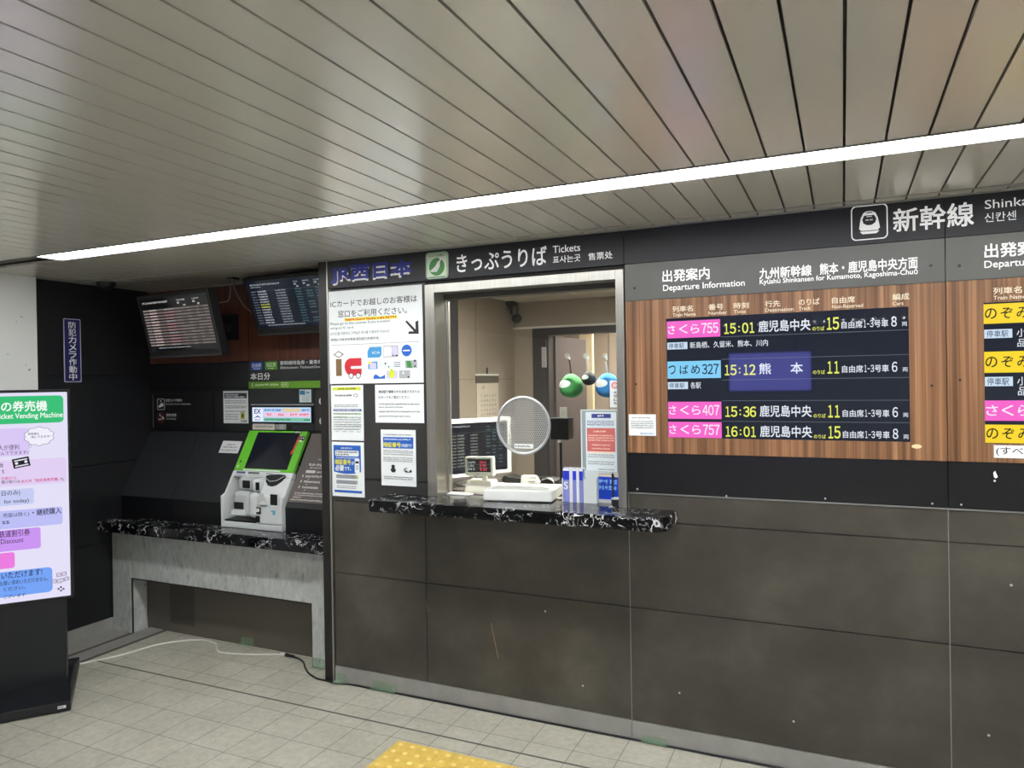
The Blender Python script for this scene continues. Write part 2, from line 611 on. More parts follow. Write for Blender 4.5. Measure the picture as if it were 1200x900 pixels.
# side and back walls of the alcove
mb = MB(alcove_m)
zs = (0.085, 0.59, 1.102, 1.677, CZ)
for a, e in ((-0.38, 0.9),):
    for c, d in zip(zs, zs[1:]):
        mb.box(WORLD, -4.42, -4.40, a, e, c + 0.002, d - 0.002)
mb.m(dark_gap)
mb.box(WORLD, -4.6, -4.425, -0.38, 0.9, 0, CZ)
mb.m(base_m)
mb.box(WORLD, -4.42, -4.394, -0.38, 0.1, 0, 0.086)
struct('wall_left', mb)
mb = MB(white_wall)
mb.box(WORLD, -4.6, -4.362, YB, -0.382, 0, CZ)
mb.m(mat('wall_mark', (120, 118, 110), 0.7))
LW = Frame((-4.362, 0, 0), (0, 1, 0), (0, 0, 1))
for (yy, zz, rr_) in ((-0.47, 2.02, 0.004), (-0.43, 1.71, 0.006), (-0.5, 1.99, 0.003), (-0.45, 1.74, 0.003), (-0.55, 1.8, 0.003)):
    mb.disc(LW, yy, zz, rr_, 0.0006, n=7)
struct('wall_left', mb)
# alcove back: vertical dado, sloping panel, upper panel
mb = MB(alcove_m)
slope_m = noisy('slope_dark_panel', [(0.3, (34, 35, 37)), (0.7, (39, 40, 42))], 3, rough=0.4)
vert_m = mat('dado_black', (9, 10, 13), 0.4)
def profile_x(mb, x0, x1, pts):      # pts in (y, z)
    fr = Frame((x0, 0, 0), (0, 1, 0), (0, 0, 1))
    mb.poly(fr, pts, 0, x1 - x0)
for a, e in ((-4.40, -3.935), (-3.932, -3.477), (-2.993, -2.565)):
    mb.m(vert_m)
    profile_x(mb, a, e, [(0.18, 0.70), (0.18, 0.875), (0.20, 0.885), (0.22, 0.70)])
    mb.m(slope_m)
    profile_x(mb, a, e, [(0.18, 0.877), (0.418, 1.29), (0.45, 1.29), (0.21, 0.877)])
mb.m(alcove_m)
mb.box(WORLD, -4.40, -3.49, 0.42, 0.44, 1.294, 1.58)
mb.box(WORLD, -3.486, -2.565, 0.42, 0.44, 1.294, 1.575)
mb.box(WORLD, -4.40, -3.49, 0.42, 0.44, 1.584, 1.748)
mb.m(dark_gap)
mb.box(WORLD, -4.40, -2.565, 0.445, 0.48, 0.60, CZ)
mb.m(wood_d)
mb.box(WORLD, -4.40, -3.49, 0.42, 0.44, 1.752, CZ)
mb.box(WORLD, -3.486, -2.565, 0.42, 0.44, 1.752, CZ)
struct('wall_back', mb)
mb = MB(mat('alcove_end', (44, 44, 44), 0.5))
mb.box(WORLD, -2.562, -2.512, 0.14, 0.9, 0, CZ)
struct('wall_right', mb)

# hall behind the camera
mb = MB(noisy('hall_wall', [(0.3, (140, 138, 132)), (0.7, (150, 148, 142))], 1.2, rough=0.7))
mb.box(WORLD, -4.6, XR + 3.0, YB - 0.1, YB, 0, CZ)
struct('wall_rear', mb)

# booth interior
booth_m = noisy('booth_beige', [(0.3, (150, 138, 124)), (0.7, (158, 146, 132))], 1.4, rough=0.6)
mb = MB(booth_m)
mb.box(WORLD, -2.49, -2.40, 0.11, 3.3, 0, 2.3)
mb.m(mat('booth_dark_post', (52, 50, 54), 0.5))
mb.box(WORLD, -2.40, -2.37, 0.90, 1.19, 0, 2.24)
mb.m(mat('booth_seam', (120, 110, 98), 0.7))
mb.box(WORLD, -2.40, -2.3985, 1.50, 1.506, 0, 2.24)
mb.box(WORLD, -2.40, -2.3985, 1.19, 2.17, 1.612, 1.616)
struct('wall_left', mb)
mb = MB(booth_m)
mb.box(WORLD, -2.40, -2.235, 2.17, 2.25, 0, 2.02)          # strip left of the door
mb.box(WORLD, -2.40, 0.60, 2.17, 2.25, 2.02, 2.3)          # above the door
mb.box(WORLD, -1.10, 0.60, 2.17, 2.25, 0, 2.02)
struct('wall_back', mb)
mb = MB(booth_m)
mb.box(WORLD, 0.60, 0.68, 0.11, 3.3, 0, 2.3)
struct('wall_right', mb)
mb = MB(mat('booth_white_rail', (215, 212, 204), 0.4))
mb.box(WORLD, -2.40, 0.60, 2.15, 2.17, 2.010, 2.026)
struct('trim_4', mb)
mb = MB(mat('corridor_wall', (176, 160, 144), 0.6))
mb.box(WORLD, -2.5, 0.68, 3.3, 3.4, 0, 2.3)
mb.m(mat('corridor_seam', (130, 116, 104), 0.6))
mb.box(WORLD, -1.96, -1.955, 3.295, 3.3, 0, 2.2)
struct('wall_back', mb)
mb = MB(mat('booth_ceiling', (190, 182, 172), 0.6))
for i in range(-4, 2):
    for j in range(0, 6):
        x0, y0 = i * 0.6, 0.112 + j * 0.6
        mb.box(WORLD, max(x0 + 0.004, -2.4), min(x0 + 0.596, 0.6), y0 + 0.004, min(y0 + 0.596, 3.3), 2.225, 2.24)
mb.m(dark_gap)
mb.box(WORLD, -2.49, 0.68, 0.112, 3.4, 2.245, 2.3)
struct('ceiling', mb)
# back door of the booth, standing open
dm = mat('door_frame_dark', (62, 60, 62), 0.45)
mb = MB(dm)
mb.box(WORLD, -2.235, -2.10, 2.16, 2.27, 0, 2.01)
mb.box(WORLD, -2.10, -1.06, 2.16, 2.27, 1.955, 2.01)
door = struct('door_1', mb)
mb = MB(mat('door_leaf_mauve', (94, 85, 85), 0.45))
LEAF = Frame((-2.085, 2.275, 0), Vector((0.05, 0.56, 0)), (0, 0, 1))
mb.box(LEAF, 0, 0.60, 0.01, 1.95, -0.03, 0.0)
leaf = struct('door_leaf', mb, door)
mb = MB(steel)
mb.box(LEAF, 0.50, 0.53, 0.95, 1.05, 0.0, 0.01)
mb.tube([LEAF.p(0.515, 1.0, 0.01), LEAF.p(0.515, 1.0, 0.05), LEAF.p(0.41, 1.0, 0.05)], 0.008)
struct('door_handle', mb, leaf)
mb = MB(mat('door_closer_grey', (170, 168, 168), 0.4))
mb.box(WORLD, -2.15, -2.115, 2.135, 2.158, 1.70, 1.86)
mb.m(mat('booth_dark_post', (52, 50, 54)))
mb.box(WORLD, -2.155, -2.11, 2.13, 2.158, 1.86, 1.92)
struct('door_lock', mb, door, bevel=0.003)
mb = MB(mat('corridor_cream_post', (226, 208, 172), 0.5))
mb.box(WORLD, -2.10, -1.985, 2.90, 2.95, 0, 2.2)
struct('trim_5', mb)

# ticket window: steel frame, glass
wf = MB(steel)
wf.box(WORLD, WX0, -1.846, -0.012, 0.14, WZ0, WZ1)
wf.box(WORLD, -0.915, WX1, -0.012, 0.14, WZ0, WZ1)
wf.box(WORLD, -1.846, -0.915, -0.012, 0.14, 2.043, WZ1)
wf.m(mat('channel_dark', (64, 62, 58), 0.5))
wf.box(WORLD, -1.846, -0.915, 0.08, 0.14, 2.018, 2.043)
wf.m(steel)
wf.box(WORLD, -1.846, -1.838, 0.10, 0.135, 1.034, 2.02)
wf.box(WORLD, -1.838, -0.915, 0.098, 0.128, 1.0305, 1.036)
window = struct('window_1', wf, bevel=0.002)
mb = MB(glass_m)
mb.box(WORLD, -1.838, -0.916, 0.108, 0.114, 1.125, 2.02)
struct('window_pane', mb, window)

# ================================================================== CEILING LIGHTS
def strip_light(x0, x1, y0, y1, power, label, name='ceiling_strip_light'):
    t = thing(name, label, 'ceiling light', ((x0 + x1) / 2, (y0 + y1) / 2, CZ), 'strip lights in the slatted ceiling')
    mb = MB(mat('strip_trim', (120, 118, 112), 0.35, 0.4))
    mb.box(WORLD, x0 - .01, x1 + .01, y0 - .012, y0, CZ - 0.003, CZ + .05)
    mb.box(WORLD, x0 - .01, x1 + .01, y1, y1 + .006, CZ - 0.003, CZ + .05)
    mb.box(WORLD, x0 - .012, x0, y0, y1, CZ - 0.003, CZ + .05)
    mb.box(WORLD, x1, x1 + .012, y0, y1, CZ - 0.003, CZ + .05)
    part(t, 'housing', mb)
    mb = MB(mat('strip_glow_%d' % int(power * 10), (255, 255, 255), 0.5, emit=power, emit_rgb=(250, 252, 255)))
    mb.box(WORLD, x0, x1, y0, y1, CZ + .002, CZ + .02)
    part(t, 'diffuser', mb)
    return t
strip_light(-3.655, XR + 1.0, -0.822, -0.694, STRIP_POWER, 'long glowing strip light in the metal slat ceiling before the ticket window')
for yy in (-2.6, -4.6, -6.4):  # unseen strips added as fill to brighten floor, walls and ceiling
    strip_light(-2.4, XR + 2.8, yy - 0.064, yy + 0.064, HALL_FILL_POWER, 'long strip light in the hall ceiling behind the viewer')

t = thing('hall_display', 'bright blue display hanging across the hall behind the viewer', 'display', (-0.8, -6.0, CZ))
HD = Frame((-0.8, -6.0, 1.66), (-1, 0, 0), (0, 0, 1))
mb = MB(plastic_k)
mb.ring(HD, rr(-0.49, 0.49, -0.255, 0.255, 0.01, 2), rr(-0.46, 0.46, -0.225, 0.225, 0.004, 2), -0.05, 0.0)
mb.box(HD, -0.48, 0.48, -0.245, 0.245, -0.06, -0.02)
part(t, 'housing', mb)
mb = MB(mat('hall_display_blue', (6, 6, 8), 0.2, emit=7.0, emit_rgb=(120, 120, 235)))
mb.box(HD, -0.46, 0.46, -0.225, 0.225, -0.02, -0.006)
part(t, 'screen', mb)
for sx in (-0.3, 0.3):
    mb = MB(plastic_k)
    mb.tube([HD.p(sx, 0.25, -0.03), HD.p(sx, 0.598, -0.03)], 0.015, 8)
    part(t, 'hanger', mb)

# ================================================================== FASCIA SIGNS
def F(x0, x1, y0, y1, z0, z1):
    return (x0, x1, y0, y1, z0, z1)
t = thing('ticket_counter_sign', 'charcoal overhead sign with white lettering and a green emblem above the ticket window', 'sign', (-1.69, 0, 2.105))
mb = MB(fascia_m)
mb.box(WORLD, -2.503, -0.8745, -0.012, 0.01, 2.106, CZ - 0.002)
part(t, 'board', mb, bevel=0.0015)
FS = front(-0.0125)
mb = MB(brightened_l)
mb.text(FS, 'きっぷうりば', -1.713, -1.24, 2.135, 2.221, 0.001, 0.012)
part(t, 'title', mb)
mb = MB(brightened_l)
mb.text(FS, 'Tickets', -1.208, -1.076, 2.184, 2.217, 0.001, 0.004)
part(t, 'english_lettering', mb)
mb = MB(brightened_l)
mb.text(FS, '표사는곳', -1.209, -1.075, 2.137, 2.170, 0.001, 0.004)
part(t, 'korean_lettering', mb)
mb = MB(brightened_l)
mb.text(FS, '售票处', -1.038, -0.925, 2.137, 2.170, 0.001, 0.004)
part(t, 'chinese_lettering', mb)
mb = MB(mat('emblem_pale', (216, 232, 208), 0.3))
mb.rrect(FS, -1.886, -1.760, 2.113, 2.243, 0, 0.006, 0.016)
mb.m(mat('emblem_green', (70, 148, 72), 0.35))
mb.ring(FS, rr(-1.883, -1.763, 2.116, 2.240, 0.014), rr(-1.8805, -1.7655, 2.1185, 2.2375, 0.0125), 0.0061, 0.007)
mb.disc(FS, -1.823, 2.170, 0.044, 0.0062)
mb.rect(FS, -1.868, -1.778, 2.1195, 2.1225, 0.0062)
mb.m(white_l)
# seated figure of the emblem
mb.poly(FS, [(-1.818, 2.196), (-1.802, 2.203), (-1.806, 2.170), (-1.822, 2.146), (-1.850, 2.146), (-1.862, 2.152), (-1.838, 2.168), (-1.828, 2.178)], 0.0066)
mb.disc(FS, -1.800, 2.209, 0.008, 0.0068, n=14)
mb.m(ink)
mb.text(FS, 'みどりの窓口', -1.870, -1.776, 2.221, 2.234, 0.0066, 0.01)
part(t, 'emblem', mb, 'pale square emblem with a green disc and a white seated figure')
for px in ((-2.48, 2.12), (-0.9, 2.12), (-1.66, 2.112)):
    mb = MB(ink)
    mb.disc(FS, px[0], px[1], 0.004, 0.0, 0.0008, 8)
    part(t, 'screw', mb)

t = thing('bullet_train_sign', 'charcoal overhead sign with 新幹線 and a train pictogram above the departure boards', 'sign', (0.35, 0, 2.105))
mb = MB(fascia_m)
mb.box(WORLD, -0.8725, 0.350, -0.012, 0.01, 2.106, CZ - 0.002)
mb.box(WORLD, 0.352, XR, -0.012, 0.01, 2.106, CZ - 0.002)
part(t, 'board', mb, bevel=0.0015)
mb = MB(brightened_l)
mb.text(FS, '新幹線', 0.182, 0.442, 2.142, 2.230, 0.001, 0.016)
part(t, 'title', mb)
mb = MB(brightened_l)
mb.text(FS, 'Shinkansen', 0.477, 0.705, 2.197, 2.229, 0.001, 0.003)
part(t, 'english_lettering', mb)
mb = MB(brightened_l)
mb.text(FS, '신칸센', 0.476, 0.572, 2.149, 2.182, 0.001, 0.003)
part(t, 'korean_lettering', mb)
mb = MB(brightened_l)
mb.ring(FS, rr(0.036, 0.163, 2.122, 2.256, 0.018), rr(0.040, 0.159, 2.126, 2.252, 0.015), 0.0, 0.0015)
# front of a train: nose outline, windscreen, skirt
mb.poly(FS, [(0.064, 2.166), (0.070, 2.206), (0.078, 2.224), (0.090, 2.232), (0.109, 2.232), (0.121, 2.224), (0.129, 2.206), (0.136, 2.166), (0.128, 2.158), (0.072, 2.158)], 0.001)
mb.poly(FS, [(0.066, 2.155), (0.134, 2.155), (0.124, 2.145), (0.076, 2.145)], 0.001)
mb.m(fascia_m)
mb.poly(FS, [(0.082, 2.216), (0.117, 2.216), (0.124, 2.200), (0.120, 2.186), (0.107, 2.178), (0.092, 2.178), (0.079, 2.186), (0.075, 2.200)], 0.0015)
mb.rect(FS, 0.088, 0.111, 2.2245, 2.2285, 0.0015)
mb.m(white_l)
mb.rect(FS, 0.087, 0.098, 2.196, 2.200, 0.002)
mb.rect(FS, 0.101, 0.112, 2.196, 2.200, 0.002)
mb.rect(FS, 0.090, 0.109, 2.209, 2.213, 0.002)
part(t, 'pictogram', mb)

# blue raised lettering over the notice
t = thing('raised_lettering', 'blue raised characters with white lower edges above the white card notice', 'lettering', (-2.22, 0, 2.12))
mb = MB(mat('white_letter_face', (236, 238, 240), 0.4))
FL = front(-0.0135)
mb.text(FL, 'JR西日本', -2.463, -1.985, 2.123, 2.206, 0.0, 0.03)
part(t, 'letter_face', mb)
mb = MB(mat('letter_blue', (18, 34, 140), 0.35))
FB = front(-0.019)
mb.text(FB, 'JR西日本', -2.470, -1.968, 2.133, 2.222, 0.0, 0.035)
mb.text(front(-0.016), 'JR西日本', -2.470, -1.968, 2.132, 2.221, 0.0, 0.035)
part(t, 'letter_cover', mb, 'deep blue film over the letters')

# ================================================================== DEPARTURE BOARDS
FULLW = str.maketrans('0123456789', '０１２３４５６７８９')
def digits(mb, fr, s, x0, x1, y0, y1, z, bold=0.0):
    # one digit per cell, from the same face as the kanji
    wd = (x1 - x0) / len(s)
    for i, ch in enumerate(s):
        a = x0 + i * wd
        g = wd * (0.2 if ch == '1' else 0.05)
        mb.text(fr, ch.translate(FULLW), a + g, a + wd - wd * (0.14 if ch == '1' else 0.05), y0, y1, z, bold)
NAVY = (33, 38, 50)
PINK = (247, 104, 205)
CYAN = (132, 208, 246)
YEL = (250, 216, 48)
LIME = (232, 238, 96)
WHT = (228, 234, 242)
STOPBG = (206, 226, 244)
LINE = (92, 100, 110)
def board(x0, x1, sx0, sx1, label):
    t = thing('departure_board', label, 'departure board', ((x0 + x1) / 2, 0, 1.273), 'departure boards on the wall')
    mb = MB(wood_m)
    zb, zt, z0, z1 = 1.2745, 1.9425, 1.343, 1.8575
    mb.box(WORLD, x0, sx0, -0.006, 0.012, zb, zt)
    mb.box(WORLD, sx1, x1, -0.006, 0.012, zb, zt)
    mb.box(WORLD, sx0, sx1, -0.006, 0.012, zb, z0)
    mb.box(WORLD, sx0, sx1, -0.006, 0.012, z1, zt)
    mb.m(ink)
    for (px, pz) in ((x0 + 0.041, 1.576), (x1 - 0.047, 1.556)):
        mb.disc(front(-0.006), px, pz, 0.005, 0.0006, n=8)
    part(t, 'wood_panel', mb)
    mb = MB(grey_plate)
    mb.box(WORLD, x0, x1, -0.010, 0.012, 1.9435, 2.1045)
    mb.m(ink)
    for (px, pz) in ((x0 + 0.043, 1.998), (x1 - 0.045, 2.006)):
        mb.disc(front(-0.010), px, pz, 0.006, 0.0006, n=8)
    hp = part(t, 'header_plate', mb)
    mb = MB(glossy_black)
    mb.box(WORLD, x0, x1, -0.003, 0.012, 1.0985, 1.2735)
    mb.m(mat('chip', (190, 185, 175)))
    for (px, pz) in ((x0 + 0.04, 1.114), (x0 + 0.42, 1.103), (x1 - 0.05, 1.113), (x1 - 0.42, 1.112)):
        mb.disc(front(-0.003), px, pz, 0.004, 0.0006, n=7)
    part(t, 'lower_panel', mb)
    mb = MB(emis('board_screen', NAVY, 1.0, 0.03))
    mb.box(WORLD, sx0, sx1, 0.0, 0.012, z0, z1)
    sc = part(t, 'screen', mb)
    return t, hp, sc
PF = front(-0.0065)          # on the wood
HF = front(-0.0105)          # on the grey plate
SF = front(-0.0002)          # on the screen

t, hp, sc = board(-0.871, 0.3495, -0.693, 0.2295, 'wood-framed departure board beside the ticket window with a blue つばめ row')
def line(par, name, fr, m, txt, *a):
    mb = MB(m)
    mb.text(fr, txt, *a)
    return part(par, name, mb)
line(hp, 'title', HF, brightened_l, '出発案内', -0.704, -0.506, 2.015, 2.066, 0.0006, 0.022)
line(hp, 'english_title', HF, brightened_l, 'Departure Information', -0.702, -0.364, 1.969, 2.003, 0.0006, 0.012)
mb = MB(brightened_l)
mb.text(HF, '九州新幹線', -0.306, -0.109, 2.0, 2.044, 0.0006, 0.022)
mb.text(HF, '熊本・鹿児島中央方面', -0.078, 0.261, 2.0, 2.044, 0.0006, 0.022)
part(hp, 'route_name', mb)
line(hp, 'english_route_name', HF, brightened_l, 'Kyūshū Shinkansen for Kumamoto, Kagoshima-Chuō', -0.305, 0.261, 1.972, 1.999, 0.0006, 0.012)
for (s, en, a, e, e2) in (('列車名', 'Train Name', -0.664, -0.578, -0.566), ('番号', 'Number', -0.512, -0.452, -0.437),
        ('時刻', 'Time', -0.410, -0.350, -0.362), ('行先', 'Destination', -0.286, -0.228, -0.178),
        ('のりば', 'Track', -0.158, -0.081, -0.114), ('自由席', 'Non-Reserved', -0.036, 0.046, 0.074), ('編成', 'Cars', 0.176, 0.232, 0.212)):
    mb = MB(cream_l)
    mb.text(PF, s, a, e, 1.884, 1.909, 0.0006, 0.012)
    mb.text(PF, en, a, e2, 1.8645, 1.8785, 0.0006, 0.006)
    part(t, 'column_heading', mb)
rows = (('さくら', '755', PINK, '15:01', '鹿児島中央', '15', '8', 1.772, 1.845),
        ('つばめ', '327', CYAN, '15:12', '熊　本', '11', '6', 1.598, 1.672),
        ('さくら', '407', PINK, '15:36', '鹿児島中央', '11', '6', 1.4245, 1.498),
        ('さくら', '757', PINK, '16:01', '鹿児島中央', '15', '8', 1.3445, 1.412))
for (nm, num, colr, tm, dest, trk, cars, z0, z1) in rows:
    mb = MB(scr(colr))
    mb.rect(SF, -0.691, -0.4665, z0, z1, 0.0003)
    part(sc, 'train_name_field', mb)
    mb = MB(scr((250, 236, 248)) if colr == PINK else scr((24, 40, 66)))
    zc = (z0 + z1) / 2
    for i, ch in enumerate(nm):
        mb.text(SF, ch, -0.686 + i * 0.0485, -0.686 + i * 0.0485 + (0.036 if i else 0.030), zc - 0.018, zc + 0.020, 0.0006, 0.01)
    digits(mb, SF, num, -0.545, -0.474, zc - 0.020, zc + 0.022, 0.0006, 0.012)
    part(sc, 'train_name', mb)
    mb = MB(scr(LIME))
    zb = zc - 0.026
    digits(mb, SF, tm.split(':')[0], -0.455, -0.402, zb, zb + 0.042, 0.0006, 0.018)
    digits(mb, SF, tm.split(':')[1], -0.379, -0.327, zb, zb + 0.042, 0.0006, 0.018)
    for dz in (0.010, 0.027):
        mb.disc(SF, -0.3905, zb + dz, 0.0034, 0.0006, n=10)
    part(sc, 'departure_time', mb)
    mb = MB(scr(LIME))
    mb.text(SF, 'のりば', -0.109, -0.065, zb - 0.002, zb + 0.014, 0.0006, 0.01)
    digits(mb, SF, trk, -0.060, -0.011, zb, zb + 0.047, 0.0006, 0.018)
    part(sc, 'track_number', mb)
    mb = MB(scr(WHT))
    if dest == '熊　本':
        mb.text(SF, '熊', -0.313, -0.268, zb + 0.002, zb + 0.046, 0.0006, 0.016)
        mb.text(SF, '本', -0.192, -0.147, zb + 0.002, zb + 0.046, 0.0006, 0.016)
    else:
        mb.text(SF, dest, -0.313, -0.116, zb + 0.001, zb + 0.047, 0.0006, 0.016)
    part(sc, 'destination', mb)
    mb = MB(scr(WHT))
    mb.text(SF, '自由席', -0.003, 0.071, zb + 0.002, zb + 0.030, 0.0006, 0.014)
    digits(mb, SF, '1', 0.074, 0.085, zb + 0.003, zb + 0.030, 0.0006, 0.012)
    mb.rect(SF, 0.087, 0.095, zb + 0.014, zb + 0.0175, 0.0006)
    digits(mb, SF, '3', 0.097, 0.110, zb + 0.003, zb + 0.030, 0.0006, 0.012)
    mb.text(SF, '号車', 0.112, 0.160, zb + 0.002, zb + 0.030, 0.0006, 0.014)
    part(sc, 'seat_note', mb)
    mb = MB(scr(WHT))
    digits(mb, SF, cars, 0.170, 0.190, zb + 0.002, zb + 0.040, 0.0006, 0.012)
    mb.text(SF, '両', 0.207, 0.224, zb + 0.002, zb + 0.018, 0.0006, 0.01)
    part(sc, 'car_count', mb)
for (z0, z1, s, xe) in ((1.724, 1.754, '新鳥栖、久留米、熊本、川内', -0.278), (1.5525, 1.583, '各駅', -0.550)):
    mb = MB(scr(STOPBG))
    mb.rect(SF, -0.690, -0.604, z0, z1, 0.0003)
    mb.m(scr((50, 66, 100)))
    mb.text(SF, '停車駅', -0.684, -0.618, z0 + 0.004, z1 - 0.004, 0.0006, 0.006)
    mb.m(scr(WHT))
    mb.text(SF, s, -0.593, xe, z0 + 0.002, z1 - 0.001, 0.0006, 0.008)
    part(sc, 'stops_line', mb)
mb = MB(scr(LINE))
for z in (1.770, 1.676, 1.589, 1.502, 1.416):
    mb.rect(SF, -0.464, 0.2295, z - 0.0012, z + 0.0012, 0.0003)
part(sc, 'row_rule', mb)
mb = MB(mat('oval_plate', (226, 206, 160), 0.4))
mb.disc(PF, 0.25, 1.327, 0.017, 0.0, 0.002, 24, 0.008)
part(t, 'oval_label', mb, 'small cream oval plate')

t, hp, sc = board(0.3525, 1.573, 0.470, 1.3925, 'wood-framed departure board with yellow のぞみ rows')
line(hp, 'title', HF, brightened_l, '出発案内', 0.475, 0.673, 2.019, 2.070, 0.0006, 0.022)
line(hp, 'english_title', HF, brightened_l, 'Departure Information', 0.474, 0.812, 1.975, 2.009, 0.0006, 0.012)
mb = MB(cream_l)
mb.text(PF, '列車名', 0.501, 0.587, 1.886, 1.910, 0.0006, 0.012)
mb.text(PF, 'Train Name', 0.501, 0.599, 1.866, 1.880, 0.0006, 0.006)
part(t, 'column_heading', mb)
for (nm, colr, z0, z1) in (('のぞみ', YEL, 1.780, 1.852), ('のぞみ', YEL, 1.601, 1.678), ('さくら', PINK, 1.426, 1.500), ('のぞみ', YEL, 1.345, 1.412)):
    mb = MB(scr(colr))
    mb.rect(SF, 0.471, 0.697, z0, z1, 0.0003)
    part(sc, 'train_name_field', mb)
    mb = MB(scr((250, 236, 248)) if colr == PINK else scr((40, 34, 20)))
    zc = (z0 + z1) / 2
    for i, ch in enumerate(nm):
        mb.text(SF, ch, 0.475 + i * 0.0485, 0.475 + i * 0.0485 + 0.036, zc - 0.018, zc + 0.020, 0.0006, 0.01)
    part(sc, 'train_name', mb)
for z0, z1 in ((1.727, 1.759), (1.552, 1.586)):
    mb = MB(scr(STOPBG))
    mb.rect(SF, 0.472, 0.558, z0, z1, 0.0003)
    mb.m(scr((50, 66, 100)))
    mb.text(SF, '停車駅', 0.479, 0.546, z0 + 0.004, z1 - 0.004, 0.0006, 0.006)
    mb.m(scr(WHT))
    mb.text(SF, '小', 0.571, 0.60, z0 + 0.002, z1 - 0.001, 0.0006, 0.008)
    mb.text(SF, '品', 0.573, 0.60, z0 - 0.034, z1 - 0.038, 0.0006, 0.008)
    part(sc, 'stops_line', mb)
mb = MB(white_p)
mb.box(PF, 0.496, 0.86, 1.2915, 1.3375, 0, 0.0015)
mb.m(ink)
mb.text(PF, '(すべて', 0.503, 0.62, 1.299, 1.331, 0.0022, 0.004)
part(t, 'text_strip', mb, 'white strip with black lettering under the screen')
mb = MB(mat('torn_label', (232, 230, 226), 0.6))
mb.poly(front(-0.003), [(0.494, 1.236), (0.500, 1.244), (0.508, 1.222), (0.502, 1.216), (0.496, 1.220)], 0.0007)
mb.disc(front(-0.003), 0.498, 1.207, 0.004, 0.0007, n=7)
part(t, 'torn_label', mb)

# small notice on the wood
def sheet(name, label, cat, fr, x0, x1, y0, y1, m, thick=0.003, group=None, loc=None):
    mb = MB(m)
    mb.box(fr, x0, x1, y0, y1, 0, thick)
    c = fr.p((x0 + x1) / 2, y0, 0)
    return solo(name, mb, label, cat, tuple(c), group)
class UV:                               # a page: u from the left edge, v from the top edge, both 0..1
    def __init__(s, fr, x0, x1, y0, y1, z):
        s.fr, s.x0, s.w, s.y1, s.h, s.z = fr, x0, x1 - x0, y1, y1 - y0, z
    def r(s, mb, u0, u1, v0, v1, k=0):
        mb.rect(s.fr, s.x0 + u0*s.w, s.x0 + u1*s.w, s.y1 - v1*s.h, s.y1 - v0*s.h, s.z + k*0.0003)
    def rr(s, mb, u0, u1, v0, v1, rad, k=0):
        mb.rrect(s.fr, s.x0 + u0*s.w, s.x0 + u1*s.w, s.y1 - v1*s.h, s.y1 - v0*s.h, s.z + k*0.0003, None, rad)
    def t(s, mb, txt, u0, u1, v0, v1, k=1, bold=0.004):
        mb.text(s.fr, txt, s.x0 + u0*s.w, s.x0 + u1*s.w, s.y1 - v1*s.h, s.y1 - v0*s.h, s.z + k*0.0003, bold)
    def s(s, mb, u0, u1, v0, v1, k=1):
        mb.scribble(s.fr, s.x0 + u0*s.w, s.x0 + u1*s.w, s.y1 - v1*s.h, s.y1 - v0*s.h, s.z + k*0.0003)
    def p(s, mb, pts, k=0):
        mb.poly(s.fr, [(s.x0 + u*s.w, s.y1 - v*s.h) for u, v in pts], s.z + k*0.0003)
    def d(s, mb, u, v, rad, k=0, n=20, ry=None):
        mb.disc(s.fr, s.x0 + u*s.w, s.y1 - v*s.h, rad, s.z + k*0.0003, None, n, ry)

o = sheet('notice', 'small white notice on the wooden panel beside the ticket window', 'notice', PF, -0.863, -0.743, 1.350, 1.4435, white_p)
U = UV(PF, -0.863, -0.743, 1.350, 1.4435, 0.0035)
mb = MB(grey_ink)
U.s(mb, .12, .8, .13, .19)
for v_ in (.30, .40, .50, .60):
    U.s(mb, .08, .92, v_, v_ + .055)
mb.m(blue_ink)
U.s(mb, .42, .92, .86, .92)
part(o, 'print', mb)

# ================================================================== NOTICES LEFT OF THE WINDOW
PW = front(-0.001)
o = sheet('poster', 'large white poster with big black lettering, arrow and red IC mark under the blue lettering', 'poster', PW, -2.507, -1.919, 1.598, 2.092, white_p, 0.004)
U = UV(PW, -2.507, -1.919, 1.598, 2.092, 0.0045)
mb = MB(ink)
U.t(mb, 'ICカードでお越しのお客様は', .03, .95, .102, .174, bold=.004)
U.t(mb, '窓口をご利用ください。', .11, .845, .212, .287, bold=.004)
U.t(mb, 'Please go to the counter if you traveled', .025, .665, .337, .372, bold=.002)
U.t(mb, 'using an IC card.', .025, .285, .385, .416, bold=.002)
U.t(mb, 'IC카드를 이용하신 고객님은 창구를 이용하여 주십시오', .025, .665, .442, .474, bold=.0)
U.t(mb, '使用IC卡乘车的乘客请到窗口办理手续。', .025, .56, .508, .54, bold=.0)
part(o, 'lettering', mb)
mb = MB(yellow_ink)
U.r(mb, .18, .745, .296, .332)
mb.m(red_ink)
U.s(mb, .19, .735, .302, .327)
part(o, 'highlight_band', mb)
mb = MB(ink)
U.p(mb, [(.828, .372), (.842, .358), (.93, .455), (.93, .375), (.958, .365), (.962, .502), (.855, .498), (.862, .472), (.912, .474)])
part(o, 'arrow', mb)
mb = MB(grey_ink)
U.r(mb, .03, .965, .579, .583)
part(o, 'rule', mb)
mb = MB(ink)
U.p(mb, [(.052, .683), (.11, .645), (.168, .683), (.11, .721)])
mb.m(white_p)
U.p(mb, [(.066, .683), (.11, .654), (.154, .683), (.11, .712)], 1)
mb.m(brown_ink)
U.r(mb, .078, .142, .732, .915)
mb.m(red_ink)
U.p(mb, [(.36, .728), (.36, .812), (.25, .812), (.238, .826), (.25, .842), (.36, .842), (.36, .895), (.345, .915), (.235, .915), (.198, .89), (.178, .85), (.173, .81), (.18, .775), (.2, .745), (.23, .728)])
mb.m(ink)
U.d(mb, .245, .915, .016, 1)
U.d(mb, .323, .915, .016, 1)
mb.m(white_p)
U.d(mb, .245, .915, .012, 2)
